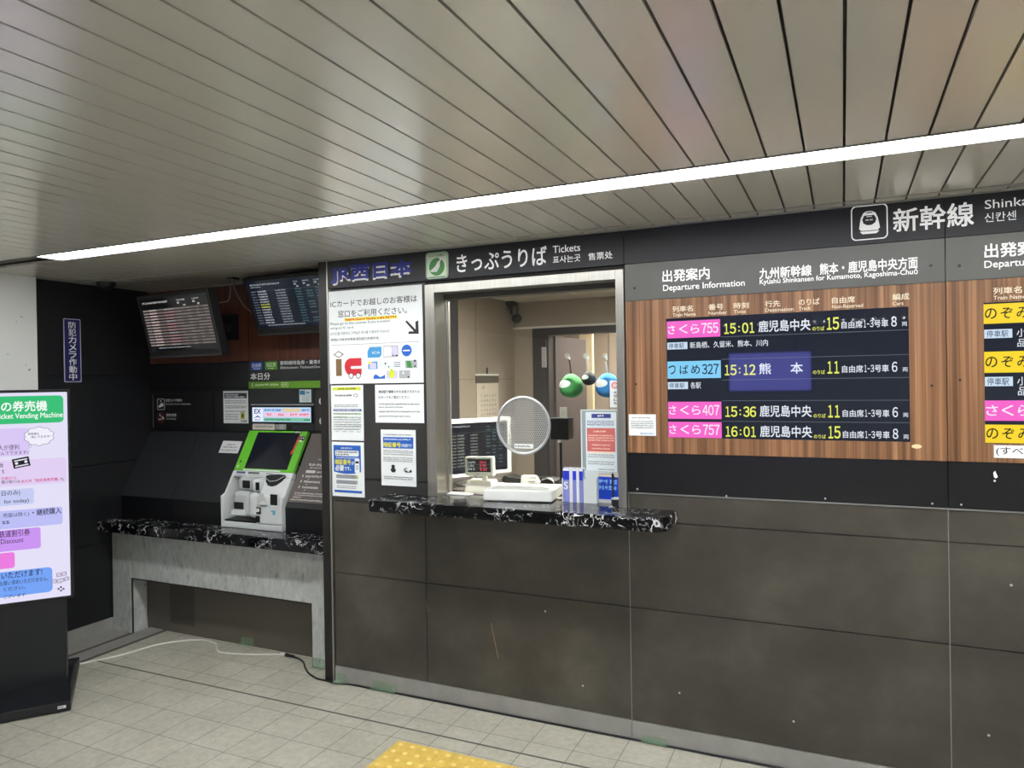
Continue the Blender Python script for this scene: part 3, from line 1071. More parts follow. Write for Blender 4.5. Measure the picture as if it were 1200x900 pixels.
U.d(mb, .323, .915, .012, 2)
part(o, 'card_mark', mb, 'red rounded mark on two wheels beside a brown bar and a diamond')
mb = MB(skyblue_ink)
U.p(mb, [(.45, .617), (.577, .617), (.577, .70), (.555, .73), (.427, .73), (.427, .66)])
mb.m(white_p); U.t(mb, 'ICA', .48, .56, .665, .69, 2)
mb.m(pale_ink); U.r(mb, .595, .75, .61, .73)
mb.m(white_p); U.r(mb, .60, .68, .62, .72, 1)
mb.m(lav_ink); U.p(mb, [(.69, .62), (.74, .62), (.745, .72), (.70, .72), (.68, .66)], 1)
mb.m(ink); U.d(mb, .70, .715, .004, 2, 8); U.r(mb, .72, .745, .708, .72, 2)
mb.m(mat('page_tint', (222, 230, 234), 0.5)); U.r(mb, .765, .94, .605, .73)
mb.m(blue_ink); U.d(mb, .836, .667, .030, 1)
mb.m(white_p); U.r(mb, .80, .87, .66, .674, 2)
mb.m(skyblue_ink); U.r(mb, .432, .532, .77, .85); mb.m(lav_ink); U.r(mb, .447, .517, .785, .845, 1); mb.m(yellow_ink); U.p(mb, [(.432, .77), (.49, .77), (.432, .80)], 2)
mb.m(mat('page_tint', (222, 230, 234))); U.r(mb, .55, .668, .77, .85); U.r(mb, .686, .795, .77, .85)
mb.m(ink); U.d(mb, .615, .795, .005, 1, 10); U.d(mb, .65, .83, .004, 1, 10)
for v_ in (.785, .805, .825): U.r(mb, .705, .77, v_, v_ + .006, 1)
mb.m(pale_ink); U.r(mb, .818, .94, .77, .85); mb.m(green_ink); U.p(mb, [(.83, .775), (.875, .775), (.89, .845), (.84, .845)], 1)
mb.m(ink); U.d(mb, .918, .775, .006, 1, 10); U.d(mb, .918, .83, .005, 1, 10)
mb.m(blue_ink); U.p(mb, [(.486, .953), (.486, .93), (.505, .905), (.53, .915), (.555, .935), (.585, .925), (.608, .91), (.61, .953)])
mb.m(lav_ink); U.r(mb, .623, .74, .87, .953)
mb.m(lime_ink); U.d(mb, .68, .905, .018, 1, 20, .022); U.p(mb, [(.665, .84), (.70, .87), (.67, .87)], 1)
mb.m(pale_ink); U.r(mb, .755, .868, .87, .953); mb.m(white_p); U.r(mb, .79, .805, .885, .91, 1); mb.m(ink); U.d(mb, .85, .94, .005, 1, 10)
part(o, 'card_picture', mb, 'small coloured cards in three rows')

o = sheet('notice', 'tall white notice with a lime heading band beside the corner post', 'notice', PW, -2.498, -2.290, 1.297, 1.590, white_p, 0.004)
U = UV(PW, -2.498, -2.290, 1.297, 1.590, 0.0045)
mb = MB(lime_ink)
U.r(mb, .06, .94, .035, .09)
mb.m(ink)
U.s(mb, .24, .78, .045, .078)
part(o, 'heading_band', mb)
mb = MB(navy_ink)
U.r(mb, .07, .95, .43, .47)
mb.m(white_p)
U.s(mb, .1, .9, .438, .462)
part(o, 'blue_band', mb)
mb = MB(ink)
U.s(mb, .13, .66, .165, .2)
mb.tube([PW.p(-2.498 + .208*(.78 + .07*math.cos(a)), 1.590 - .293*(.185 + .025*math.sin(a)), 0.0045) for a in [i*math.pi/6 for i in range(12)]], 0.0012, 5, True)
mb.m(grey_ink)
for v_ in (.345, .375): U.s(mb, .1, .84, v_, v_ + .02)
mb.m(mat('pale_green_print', (190, 214, 180), 0.6)); U.r(mb, .08, .94, .5, .53); U.r(mb, .08, .5, .565, .59)
mb.m(grey_ink)
for v_ in (.505, .57, .61, .655, .70, .735, .785): U.s(mb, .07, .93, v_, v_ + .024, 2)
for u_ in (.12, .34, .56, .78): U.s(mb, u_, u_ + .13, .83, .845)
part(o, 'print', mb)

o = sheet('poster', 'white and blue poster with a curved blue field under the lime-headed notice', 'poster', PW, -2.499, -2.291, 0.999, 1.289, white_p, 0.004)
U = UV(PW, -2.499, -2.291, 0.999, 1.289, 0.0045)
mb = MB(blue_ink)
U.p(mb, [(.06, .06), (.91, .06), (.91, .54), (.7, .575), (.45, .585), (.25, .575), (.06, .55)])
mb.m(white_p)
U.rr(mb, .11, .85, .155, .26, .008, 1)
U.s(mb, .3, .65, .10, .125)
part(o, 'blue_field', mb)
mb = MB(yellow_ink)
U.t(mb, '暗証番号', .11, .60, .32, .415, 3, .03)
mb.m(white_p)
U.t(mb, 'が', .62, .70, .35, .415, 3, .03)
U.t(mb, '必要', .11, .38, .43, .53, 3, .035)
U.t(mb, 'です。', .40, .60, .45, .52, 3, .03)
U.s(mb, .14, .85, .28, .30, 3)
mb.m(ink)
U.s(mb, .14, .8, .17, .20, 3); U.s(mb, .14, .55, .215, .245, 3)
part(o, 'lettering', mb)
mb = MB(white_p)
U.rr(mb, .72, .87, .30, .56, .004, 3)
mb.m(ink)
U.r(mb, .74, .85, .345, .385, 4)
mb.m(pale_ink)
for v_ in (.42, .45, .48): U.r(mb, .75, .84, v_, v_ + .015, 4)
part(o, 'card_terminal_picture', mb)
mb = MB(pale_ink)
U.r(mb, .13, .8, .60, .67); U.r(mb, .13, .8, .70, .77)
mb.m(grey_ink)
for v_ in (.61, .64, .71, .74, .80, .83): U.s(mb, .15, .75, v_, v_ + .02, 2)
mb.m(mat('lime_pale', (190, 214, 110), 0.5)); U.d(mb, .78, .635, .009, 2)
mb.m(blue_ink)
U.r(mb, .07, .93, .885, .93)
part(o, 'print', mb)

o = sheet('notice', 'wide white notice with only black lettering, under the large poster', 'notice', PW, -2.213, -1.920, 1.394, 1.590, white_p, 0.004)
U = UV(PW, -2.213, -1.920, 1.394, 1.590, 0.0045)
mb = MB(ink)
U.t(mb, '横浜駅で乗車されたお客さままたは', .075, .925, .145, .225, bold=.006)
U.t(mb, 'ICカードをご提示ください。', .075, .73, .29, .37, bold=.006)
mb.m(grey_ink)
U.s(mb, .075, .92, .49, .53); U.s(mb, .075, .6, .575, .61); U.s(mb, .075, .92, .69, .73); U.s(mb, .075, .73, .81, .85)
part(o, 'lettering', mb)

o = sheet('notice', 'white notice with a blue band and yellow lettering just above the counter', 'notice', PW, -2.182, -1.972, 1.070, 1.358, white_p, 0.004)
U = UV(PW, -2.182, -1.972, 1.070, 1.358, 0.0045)
mb = MB(blue_ink)
U.r(mb, .065, .94, .13, .33)
mb.m(yellow_ink)
U.t(mb, '暗証番号', .08, .58, .225, .31, 2, .03)
mb.m(white_p)
U.t(mb, 'が必要です', .60, .90, .245, .305, 2, .02)
U.s(mb, .1, .88, .155, .185, 2)
part(o, 'heading_band', mb)
mb = MB(grey_ink)
U.s(mb, .07, .9, .075, .1)
for v_ in (.365, .395, .43, .49, .52, .55): U.s(mb, .07, .92, v_, v_ + .02)
U.s(mb, .07, .92, .83, .85); U.s(mb, .07, .92, .865, .885)
mb.m(ink)
U.d(mb, .35, .66, .011); U.p(mb, [(.27, .72), (.29, .69), (.41, .69), (.43, .72), (.40, .76), (.31, .76)])
mb.tube([PW.p(-2.182 + .21*(.77 + .1*math.cos(a)), 1.358 - .288*(.71 + .035*math.sin(a)), 0.0047) for a in [i*math.pi/7 for i in range(11)]], 0.0024, 5)
U.d(mb, .73, .735, .006); U.d(mb, .85, .73, .007)
part(o, 'print', mb)

# ================================================================== TICKET COUNTER
mb = MB(marble_k)
pts = [(-2.120, 0.0), (-2.120, -0.205), (-2.105, -0.222), (-0.705, -0.222), (-0.672, -0.205), (-0.657, -0.17), (-0.657, 0.0), (-0.917, 0.0), (-0.917, 0.26), (-1.845, 0.26), (-1.845, 0.0)]
mb.poly(WORLD, pts, 0.972, 1.030)
solo('counter_top', mb, 'black marble counter with white veins under the ticket window', 'counter', (-1.39, 0, 0.972), bevel=0.009)
mb = MB(mat('desk_grey', (70, 68, 68), 0.4))
mb.box(WORLD, -2.36, 0.2, 0.262, 0.90, 0.98, 1.022)
mb.box(WORLD, -2.36, 0.2, 0.70, 0.74, 0, 0.98)
solo('clerk_desk', mb, 'grey desk behind the ticket window glass', 'desk', (-1.1, 0.5, 0), bevel=0.003)

# round speaking grille on the glass
t = thing('speaking_grille', 'round perforated steel speaking grille in the ticket window glass', 'speaking grille', (-1.425, 0.10, 1.381))
GF = Frame((-1.4225, 0.104, 1.381), (1, 0, 0), (0, 0, 1))
pm = mat('grille_steel', (188, 190, 190), 0.35, 0.6)
gm = bpy.data.materials.new('perforated_steel')
gm.use_nodes = True
nt = gm.node_tree
b = nt.nodes['Principled BSDF']
b.inputs['Base Color'].default_value = lin((186, 186, 182)); b.inputs['Metallic'].default_value = 0.5; b.inputs['Roughness'].default_value = 0.35
tc = nt.nodes.new('ShaderNodeNewGeometry')
sep = nt.nodes.new('ShaderNodeSeparateXYZ'); nt.links.new(tc.outputs['Position'], sep.inputs[0])
def mth(nt, op, a, bb=None):
    n = nt.nodes.new('ShaderNodeMath'); n.operation = op
    for i, v in enumerate((a, bb)):
        if v is None: continue
        if isinstance(v, (int, float)): n.inputs[i].default_value = v
        else: nt.links.new(v, n.inputs[i])
    return n.outputs[0]
P = 0.0105
row = mth(nt, 'FLOOR', mth(nt, 'DIVIDE', sep.outputs['Z'], P * 0.87))
off = mth(nt, 'MULTIPLY', mth(nt, 'MODULO', row, 2.0), 0.5)
fx = mth(nt, 'SUBTRACT', mth(nt, 'FRACT', mth(nt, 'ADD', mth(nt, 'DIVIDE', mth(nt, 'ADD', sep.outputs['X'], 10.0), P), off)), 0.5)
fz = mth(nt, 'SUBTRACT', mth(nt, 'FRACT', mth(nt, 'DIVIDE', sep.outputs['Z'], P * 0.87)), 0.5)
dd = mth(nt, 'ADD', mth(nt, 'MULTIPLY', fx, fx), mth(nt, 'MULTIPLY', fz, fz))
hole = mth(nt, 'LESS_THAN', dd, 0.115)
tr = nt.nodes.new('ShaderNodeBsdfTransparent'); mx = nt.nodes.new('ShaderNodeMixShader')
nt.links.new(hole, mx.inputs[0]); nt.links.new(b.outputs[0], mx.inputs[1]); nt.links.new(tr.outputs[0], mx.inputs[2])
nt.links.new(mx.outputs[0], nt.nodes['Material Output'].inputs[0])
mb = MB(gm)
mb.disc(GF, 0, 0, 0.132, 0.0, 0.0015, 48)
part(t, 'perforated_plate', mb)
mb = MB(pm)
mb.tube([GF.p(0.1375*math.cos(a), 0.1375*math.sin(a), 0.002) for a in [i*math.pi/32 for i in range(64)]], 0.0075, 8, True)
part(t, 'rim', mb, smooth=True)
mb = MB(white_p)
mb.box(GF, -0.048, 0.052, -0.112, -0.090, 0.002, 0.0035)
mb.m(grey_ink)
mb.scribble(GF, -0.03, 0.04, -0.106, -0.096, 0.0038)
mb.disc(GF, -0.039, -0.101, 0.004, 0.0038, n=10)
part(t, 'label', mb)

# monitor facing along the desk
t = thing('monitor', 'white-framed monitor with a timetable screen behind the ticket window glass', 'monitor', (-1.80, 0.43, 1.022))
a60 = math.radians(60)
MF = Frame((-1.944, 0.26, 0), (math.cos(a60), math.sin(a60), 0), (0, 0, 1))
mb = MB(plastic_w)
mb.ring(MF, rr(0, 0.427, 1.078, 1.394, 0.006, 2), rr(0.030, 0.402, 1.096, 1.371, 0.002, 2), -0.045, 0.0)
mb.box(MF, 0.02, 0.41, 1.09, 1.38, -0.045, -0.02)
part(t, 'housing', mb, bevel=0.002)
mb = MB(emis('monitor_navy', (27, 27, 38), 1.0, 0.12))
mb.box(MF, 0.030, 0.402, 1.096, 1.371, -0.02, -0.008)
s_ = part(t, 'screen', mb)
mb = MB(scr((205, 210, 216)))
mb.scribble(MF, 0.035, 0.155, 1.349, 1.358, -0.0072)
mb.m(scr((90, 96, 110)))
mb.rect(MF, 0.035, 0.398, 1.317, 1.3185, -0.0075)
mb.rect(MF, 0.035, 0.398, 1.120, 1.1215, -0.0075)
mb.m(scr((168, 172, 160)))
for i in range(11):
    z = 1.300 - i * 0.0168
    mb.scribble(MF, 0.040, 0.066, z, z + 0.007, -0.0072)
    mb.scribble(MF, 0.074, 0.118, z, z + 0.009, -0.0072)
    mb.scribble(MF, 0.158, 0.205, z, z + 0.007, -0.0072)
mb.m(scr((96, 130, 134)))
for i in range(12):
    z = 1.342 - i * 0.0185
    for xx in (0.262, 0.302, 0.345):
        if (i * 7 + int(xx * 100)) % 5: mb.scribble(MF, xx, xx + 0.026, z, z + 0.008, -0.0072)
part(s_, 'timetable', mb)
mb = MB(mat('monitor_grey', (176, 178, 176), 0.4))
MS = Frame(MF.p(0.21, 1.022, -0.06), (1, 0, 0), (0, 1, 0))
mb.lathe(MS, [(0.10, 0.0), (0.10, 0.008), (0.06, 0.018), (0.028, 0.024), (0.022, 0.10)], 24)
part(t, 'stand', mb, smooth=True)

# customer fare display on its box
t = thing('fare_display', 'small cream display with red digits on a box in front of the monitor', 'fare display', (-1.695, 0.19, 1.03))
CF = front(0.170)
cream = mat('cream_plastic', (226, 226, 208), 0.4)
mb = MB(cream)
CB = CF.sub(-1.783, 1.112, 0, 0.03)
mb.ring(CB, rr(0, 0.160, 0, 0.098, 0.006, 3), rr(0.013, 0.147, 0.020, 0.086, 0.002, 3), -0.03, 0.0)
mb.box(CB, 0.006, 0.154, 0.006, 0.092, -0.03, -0.006)
part(t, 'display_housing', mb, bevel=0.002)
mb = MB(emis('fare_black', (14, 15, 18), 1.0, 0.15))
mb.box(CB, 0.013, 0.147, 0.020, 0.086, -0.006, -0.003)
mb.m(scr((180, 184, 184)))
for i in range(3): mb.scribble(CB, 0.018, 0.058, 0.064 - i * 0.018, 0.076 - i * 0.018, -0.0026)
mb.m(scr((220, 64, 84)))
for i in range(3): mb.scribble(CB, 0.085, 0.125, 0.063 - i * 0.018, 0.077 - i * 0.018, -0.0026)
mb.m(scr((120, 124, 126)))
for i in range(2): mb.rect(CB, 0.015, 0.145, 0.059 - i * 0.018, 0.0605 - i * 0.018, -0.0027)
part(t, 'display_screen', mb)
mb = MB(cream)
mb.box(WORLD, -1.69, -1.665, 0.175, 0.195, 1.09, 1.13)
part(t, 'neck', mb, bevel=0.003)
mb = MB(cream)
q = [Vector(p) for p in ((-1.782, 0.150, 1.030), (-1.616, 0.150, 1.030), (-1.782, 0.245, 1.030), (-1.616, 0.245, 1.030), (-1.770, 0.158, 1.092), (-1.632, 0.158, 1.092), (-1.770, 0.235, 1.092), (-1.632, 0.235, 1.092))]
mb.hexa(q)
mb.m(plastic_k)
mb.box(WORLD, -1.616, -1.590, 0.19, 0.215, 1.048, 1.064)
part(t, 'base_box', mb, bevel=0.004)

# white tray unit and the things round it
t = thing('card_reader_unit', 'flat white card reader box lying on the marble counter under the grille', 'card reader', (-1.38, -0.03, 1.03))
mb = MB(plastic_w)
TRF = Frame((-1.565, -0.065, 1.03), Vector((0.33, 0.055, 0)), Vector((-0.055, 0.33, 0)))
mb.poly(TRF, rr(0, 0.335, 0, 0.26, 0.012, 3), 0.004, 0.052)
part(t, 'body', mb, bevel=0.004)
mb = MB(mat('reader_panel', (206, 208, 200), 0.45))
mb.rrect(TRF, 0.03, 0.30, 0.05, 0.21, 0.0525, 0.0555, 0.01)
mb.m(pale_ink)
mb.rect(TRF, 0.05, 0.28, 0.12, 0.126, 0.056)
part(t, 'top_panel', mb)
mb = MB(mat('reader_foot', (90, 90, 88), 0.6))
for fx_, fy_ in ((0.03, 0.03), (0.30, 0.03), (0.03, 0.23), (0.30, 0.23)):
    mb.disc(TRF, fx_, fy_, 0.012, 0.0, 0.004, 12)
part(t, 'foot', mb)
mb = MB(plastic_w)
HB = Frame((-1.475, 0.175, 1.086), Vector((0.10, 0.02, 0)), Vector((-0.02, 0.10, 0)))
q = [HB.p(x, y, z) for z, i in ((0, 0), (0.036, 0.008)) for y in (i, 0.06 - i) for x in (i * .5, 0.095 - i * 2.2)]
mb.hexa(q)
mb.m(grey_ink)
mb.box(HB, 0.04, 0.075, -0.001, 0.004, 0.008, 0.012)
solo('pin_pad', mb, 'small white pin pad resting on the flat card reader box', 'pin pad', tuple(HB.p(.05, .03, 0)), bevel=0.003)
mb = MB(plastic_w)
q = [Vector((x, y, z)) for z in (1.031, 1.036) for y in (0.05, 0.10) for x in (-1.83, -1.70)]
mb.hexa(q)
solo('paper_slip', mb, 'white slip lying on the marble in front of the small red-digit display', 'paper', (-1.765, 0.075, 1.03))
t = thing('receipt_printer', 'low black device with a white cable on the clerk desk behind the card reader', 'printer', (-1.55, 0.45, 1.022))
mb = MB(plastic_k)
fr = Frame((0, 0.40, 0), (1, 0, 0), (0, 0, 1))
mb.poly(fr, [(-1.690, 1.062), (-1.675, 1.090), (-1.60, 1.078), (-1.42, 1.084), (-1.385, 1.066), (-1.39, 1.024), (-1.64, 1.024)], -0.10, 0.0)
part(t, 'body', mb, bevel=0.005)
mb = MB(plastic_w)
mb.tube(smooth_path([(-1.45, 0.395, 1.075), (-1.40, 0.38, 1.088), (-1.375, 0.375, 1.07), (-1.372, 0.375, 1.03)]), 0.003, 6)
part(t, 'cable', mb)

t = thing('speaker_post', 'black box speaker on a thin black stand beside the round grille', 'speaker', (-1.298, 0.26, 1.022))
mb = MB(plastic_k)
mb.box(WORLD, -1.340, -1.243, 0.25, 0.33, 1.301, 1.411)
part(t, 'box', mb, bevel=0.004)
mb = MB(plastic_k)
mb.tube([(-1.298, 0.285, 1.026), (-1.298, 0.285, 1.30)], 0.007, 8)
mb.m(plastic_w)
mb.tube([(-1.298, 0.285, 1.285), (-1.298, 0.285, 1.302)], 0.014, 10)
mb.m(plastic_k)
mb.disc(WORLD, -1.298, 0.285, 0.05, 1.022, 1.03, 20)
part(t, 'stand', mb)
mb = MB(mat('note_cream', (222, 216, 200), 0.6))
mb.box(WORLD, -1.306, -1.268, 0.30, 0.302, 1.411, 1.463)
mb.m(grey_ink)
for i in range(4): mb.scribble(front(0.2995), -1.30, -1.274, 1.452 - i * 0.010, 1.456 - i * 0.010, 0)
solo('note', mb, 'small cream note standing on the black speaker box', 'note', (-1.287, 0.301, 1.411))

# leaflets, holder, sign, pen
LFF = front(0.0435)
def leaflet(x0, x1, label, big):
    mb = MB(mat('leaflet_lavender', (132, 140, 206), 0.45))
    mb.box(WORLD, x0, x1, 0.044, 0.068, 1.0305, 1.186)
    o = solo('leaflet_stack', mb, label, 'leaflets', ((x0+x1)/2, 0.055, 1.03), 'leaflets on the counter', bevel=0.0008)
    mb = MB(mat('leaflet_blue', (28, 52, 200), 0.45))
    mb.rect(LFF, x0 + .001, x1 - .001, 1.134, 1.176, 0.0003)
    mb.m(white_p)
    mb.rect(LFF, x0 + .001, x1 - .001, 1.176, 1.186, 0.0003)
    if big:
        mb.text(LFF, 'S', x0 + .006, x0 + .024, 1.090, 1.124, 0.0006, .03)
    part(o, 'cover_print', mb)
    return o
leaflet(-1.198, -1.166, 'blue and lavender leaflet stack with a white letter S', True)
leaflet(-1.150, -1.132, 'narrow blue leaflet stack between two white dividers', False)
leaflet(-1.118, -1.100, 'narrow blue leaflet stack touching the white holder', False)
t = thing('leaflet_rack', 'white leaflet rack with dividers on the marble counter', 'leaflet rack', (-1.14, 0.06, 1.03))
mb = MB(plastic_w)
mb.box(WORLD, -1.165, -1.151, 0.042, 0.070, 1.030, 1.189)
mb.box(WORLD, -1.131, -1.119, 0.042, 0.070, 1.030, 1.189)
mb.box(WORLD, -1.203, -1.199, 0.042, 0.070, 1.030, 1.140)
part(t, 'divider', mb)
mb = MB(plastic_w)
mb.box(WORLD, -1.203, -1.099, 0.070, 0.074, 1.030, 1.189)
part(t, 'back', mb)
t = thing('leaflet_holder', 'plain pale acrylic leaflet holder between blue leaflets and blue sign', 'leaflet holder', (-1.066, 0.06, 1.03))
frosted = mat('frosted_acrylic', (206, 212, 210), 0.3)
mb = MB(frosted)
mb.box(WORLD, -1.098, -1.034, 0.044, 0.047, 1.030, 1.140)
part(t, 'front', mb)
mb = MB(frosted)
mb.box(WORLD, -1.098, -1.034, 0.072, 0.075, 1.030, 1.178)
mb.box(WORLD, -1.098, -1.095, 0.047, 0.072, 1.030, 1.150)
mb.box(WORLD, -1.037, -1.034, 0.047, 0.072, 1.030, 1.150)
part(t, 'shell', mb)
t = thing('desk_sign', 'small blue sign with pale blue lettering on a white foot behind the pen', 'sign', (-0.988, 0.085, 1.03))
DS = front(0.080)
mb = MB(plastic_w)
mb.box(WORLD, -1.046, -0.932, 0.078, 0.098, 1.030, 1.046)
part(t, 'foot', mb)
mb = MB(mat('sign_blue', (22, 70, 200), 0.4))
mb.box(WORLD, -1.044, -0.932, 0.081, 0.086, 1.046, 1.150)
mb.m(mat('sign_cream', (225, 214, 200), 0.5))
mb.box(WORLD, -1.044, -0.932, 0.0805, 0.086, 1.150, 1.160)
mb.m(mat('sign_letter', (150, 200, 250), 0.5))
mb.scribble(DS, -1.035, -0.942, 1.118, 1.138, 0.0006)
mb.scribble(DS, -1.035, -0.942, 1.090, 1.110, 0.0006)
part(t, 'panel', mb)
t = thing('pen_stand', 'black pen upright in a round black cup with a white top at the counter', 'pen stand', (-0.937, 0.03, 1.03))
PC = Frame((-0.938, 0.032, 1.03), (1, 0, 0), (0, 1, 0))
mb = MB(plastic_k)
mb.lathe(PC, [(0.023, 0), (0.023, 0.028), (0.018, 0.030)], 20)
part(t, 'cup', mb, smooth=True)
mb = MB(plastic_w)
mb.lathe(PC, [(0.022, 0.028), (0.022, 0.034), (0.012, 0.036)], 20)
part(t, 'cap', mb, smooth=True)
mb = MB(plastic_k)
mb.tube([(-0.953, 0.03, 1.06), (-0.954, 0.03, 1.17)], 0.0045, 8)
mb.tube([(-0.954, 0.03, 1.175), (-0.944, 0.03, 1.145)], 0.004, 8)
part(t, 'pen', mb)

# notice in an acrylic frame against the glass
t = thing('framed_notice', 'notice with a red text block in a clear acrylic frame on the window glass', 'notice', (-1.033, 0.09, 1.163))
AF = front(0.098)
mb = MB(mat('acrylic_rim', (214, 224, 224), 0.25))
mb.ring(AF, [(-1.124, 1.460), (-1.124, 1.163), (-0.938, 1.163), (-0.938, 1.460)][::-1], [(-1.118, 1.454), (-1.118, 1.169), (-0.944, 1.169), (-0.944, 1.454)][::-1], 0, 0.004)
mb.m(mat('acrylic_back', (150, 160, 162), 0.3))
mb.box(AF, -1.118, -0.944, 1.169, 1.454, -0.003, 0.0005)
part(t, 'acrylic_frame', mb)
mb = MB(mat('page_cool', (222, 232, 234), 0.5))
mb.box(AF, -1.100, -0.952, 1.172, 1.448, 0.0005, 0.0016)
pg = part(t, 'page', mb)
U = UV(AF, -1.100, -0.952, 1.172, 1.448, 0.0019)
mb = MB(navy_ink)
U.r(mb, .2, .83, .03, .10)
mb.m(white_p); U.s(mb, .4, .63, .048, .08)
part(pg, 'heading_band', mb)
mb = MB(mat('page_red', (206, 108, 104), 0.5))
U.r(mb, .04, .96, .27, .665)
mb.m(mat('page_cream', (250, 226, 196), 0.5))
U.s(mb, .26, .70, .31, .34)
for v_ in (.385, .425, .465, .545, .605): U.s(mb, .08 if v_ < .5 else .2, .92 if v_ < .5 else .8, v_, v_ + .022)
U.r(mb, .1, .9, .668, .69)
part(pg, 'red_block', mb)
mb = MB(navy_ink)
for v_ in (.145, .175, .205): U.s(mb, .05, .93, v_, v_ + .02)
mb.m(grey_ink)
for v_ in (.71, .745, .83, .865, .955): U.s(mb, .06 if v_ < .9 else .4, .93, v_, v_ + .02)
part(pg, 'print', mb)

# hanging plush balls on suction hooks, label strip
CUP = clear_plastic('suction_cup', (190, 190, 184), 0.4)
def hook(x, z, label):
    mb = MB(CUP)
    fr = Frame((x, 0.122, z), (1, 0, 0), (0, 0, -1))
    mb.lathe(fr, [(0.014, -0.006), (0.011, -0.001), (0.005, 0.004), (0.004, 0.010)], 16)
    mb.m(white_p)
    mb.tube([(x, 0.133, z), (x, 0.138, z - .010), (x, 0.150, z - .016), (x, 0.150, z - .002)], 0.0028, 6)
    return solo('suction_hook', mb, label, 'hook', (x, 0.125, z), 'suction hooks on the window glass', smooth=True)
hook(-1.194, 1.714, 'clear suction hook above the green hanging ball')
hook(-1.100, 1.711, 'clear suction hook on the glass above the black hanging ball')
hook(-1.008, 1.708, 'clear suction hook on the glass above the blue hanging ball')
def plush(x, z, r_, rgb, light, label, strap):
    t = thing('plush_ball', label, 'plush ornament', (x, 0.16, z - r_), 'hanging plush ornaments')
    m = mat('plush_%d' % rgb[0], rgb, 0.85)
    mb = MB(m)
    c = (x, 0.155 + 0.0, z)
    k = 14
    prof = []
    for i in range(k + 1):
        a = math.pi * i / k
        rr_ = r_ * math.sin(a) * (1 - 0.18 * -math.cos(a))
        prof.append((max(rr_, 0.001), -math.cos(a) * r_ * 1.02))
    mb.lathe(Frame(c, (1, 0, 0), (0, 1, 0)), prof, 24)
    part(t, 'body', mb, smooth=True)
    mb = MB(mat('plush_pale', (226, 230, 222), 0.85))
    # pale front patch that lies on the curved body
    def on_ball(ph, th):
        rc = r_ * 1.015 * math.cos(th) * (1 - 0.18 * math.sin(th))
        return Vector((x + rc * math.sin(ph), c[1] - rc * math.cos(ph), z + r_ * 1.035 * math.sin(th)))
    p0, q0 = math.radians(-24), math.radians(10)
    vs = [on_ball(p0, q0)]
    for j in (0.35, 0.7, 1.0):
        for i in range(20):
            a = 2 * math.pi * i / 20
            vs.append(on_ball(p0 + j * math.radians(40) * math.cos(a), q0 + j * math.radians(19) * math.sin(a)))
    fs = [(0, 1 + i, 1 + (i + 1) % 20) for i in range(20)]
    for j in range(2):
        fs += [(1 + j*20 + i, 1 + (j+1)*20 + i, 1 + (j+1)*20 + (i+1) % 20, 1 + j*20 + (i+1) % 20) for i in range(20)]
    mb._add(vs, fs)
    part(t, 'pale_patch', mb, smooth=True)
    mb = MB(mat('strap_brown', (72, 36, 30), 0.7) if strap > .06 else plastic_w)
    mb.tube([(x, 0.155, z + r_ * .98), (x - .002, 0.152, z + r_ + strap * .5), (x - .006, 0.150, z + r_ + strap)], 0.004, 6)
    part(t, 'strap', mb)
plush(-1.190, 1.572, 0.057, (66, 142, 76), 1, 'green plush ball hanging on a brown strap behind the window glass', 0.072)
plush(-1.100, 1.606, 0.033, (52, 52, 54), 1, 'small black plush ball hanging between the green and blue ones', 0.060)
plush(-1.008, 1.572, 0.057, (58, 138, 200), 1, 'blue plush ball hanging behind the white label strip on the glass', 0.055)
mb = MB(white_p)
mb.box(AF, -0.980, -0.938, 1.470, 1.594, 0, 0.0015)
o = solo('label_strip', mb, 'white vertical label strip with a red ring stuck on the window glass', 'label', (-0.959, 0.097, 1.47))
mb = MB(red_ink)
mb.ring(AF, circ(-0.957, 1.571, 0.015), circ(-0.957, 1.571, 0.0115), 0.0016, 0.0022)
mb.m(mat('label_pink', (236, 200, 196), 0.6))
mb.disc(AF, -0.957, 1.571, 0.0115, 0.0018)
mb.m(ink)
for i, ch in enumerate('大切に社'):
    mb.text(AF, ch, -0.962, -0.947, 1.532 - i * 0.0165, 1.545 - i * 0.0165, 0.0022, .02)
part(o, 'print', mb)

# things on the booth's side wall
BL = Frame((-2.40, 0, 0), (0, 1, 0), (0, 0, 1))
t = thing('wall_calendar', 'wall calendar with a dark top bar on the beige wall inside the booth', 'calendar', (-2.398, 1.67, 1.33))
mb = MB(mat('calendar_paper', (196, 186, 170), 0.6))
mb.box(BL, 1.50, 1.86, 1.30, 1.585, 0, 0.004)
mb.m(mat('calendar_print', (150, 138, 124), 0.6))
for j in range(5):
    for i in range(6):
        mb.scribble(BL, 1.56 + i * 0.045, 1.588 + i * 0.045, 1.345 + j * 0.034, 1.365 + j * 0.034, 0.0045)
mb.scribble(BL, 1.59, 1.62, 1.54, 1.57, 0.0045)
part(t, 'page', mb)
mb = MB(mat('calendar_bar', (80, 72, 62), 0.5))
mb.box(BL, 1.485, 1.86, 1.588, 1.640, 0, 0.006)
mb.m(plastic_w)
mb.box(BL, 1.485, 1.86, 1.640, 1.654, 0, 0.008)
mb.m(ink)
mb.tube([BL.p(1.67, 1.654, .004), BL.p(1.67, 1.70, .004)], 0.006, 6)
part(t, 'bar', mb)
t = thing('wall_camera', 'dark camera hanging from a bracket in the upper corner inside the booth', 'camera', (-2.36, 2.12, 2.05))
mb = MB(mat('bracket_grey', (120, 112, 104), 0.5))
mb.box(WORLD, -2.375, -2.345, 2.10, 2.148, 2.12, 2.225)
mb.m(plastic_dk)
mb.box(WORLD, -2.395, -2.375, 2.09, 2.148, 2.13, 2.222)
part(t, 'bracket', mb)
mb = MB(plastic_dk)
mb.ball((-2.335, 2.085, 2.09), 0.042, 0.042, 0.038)
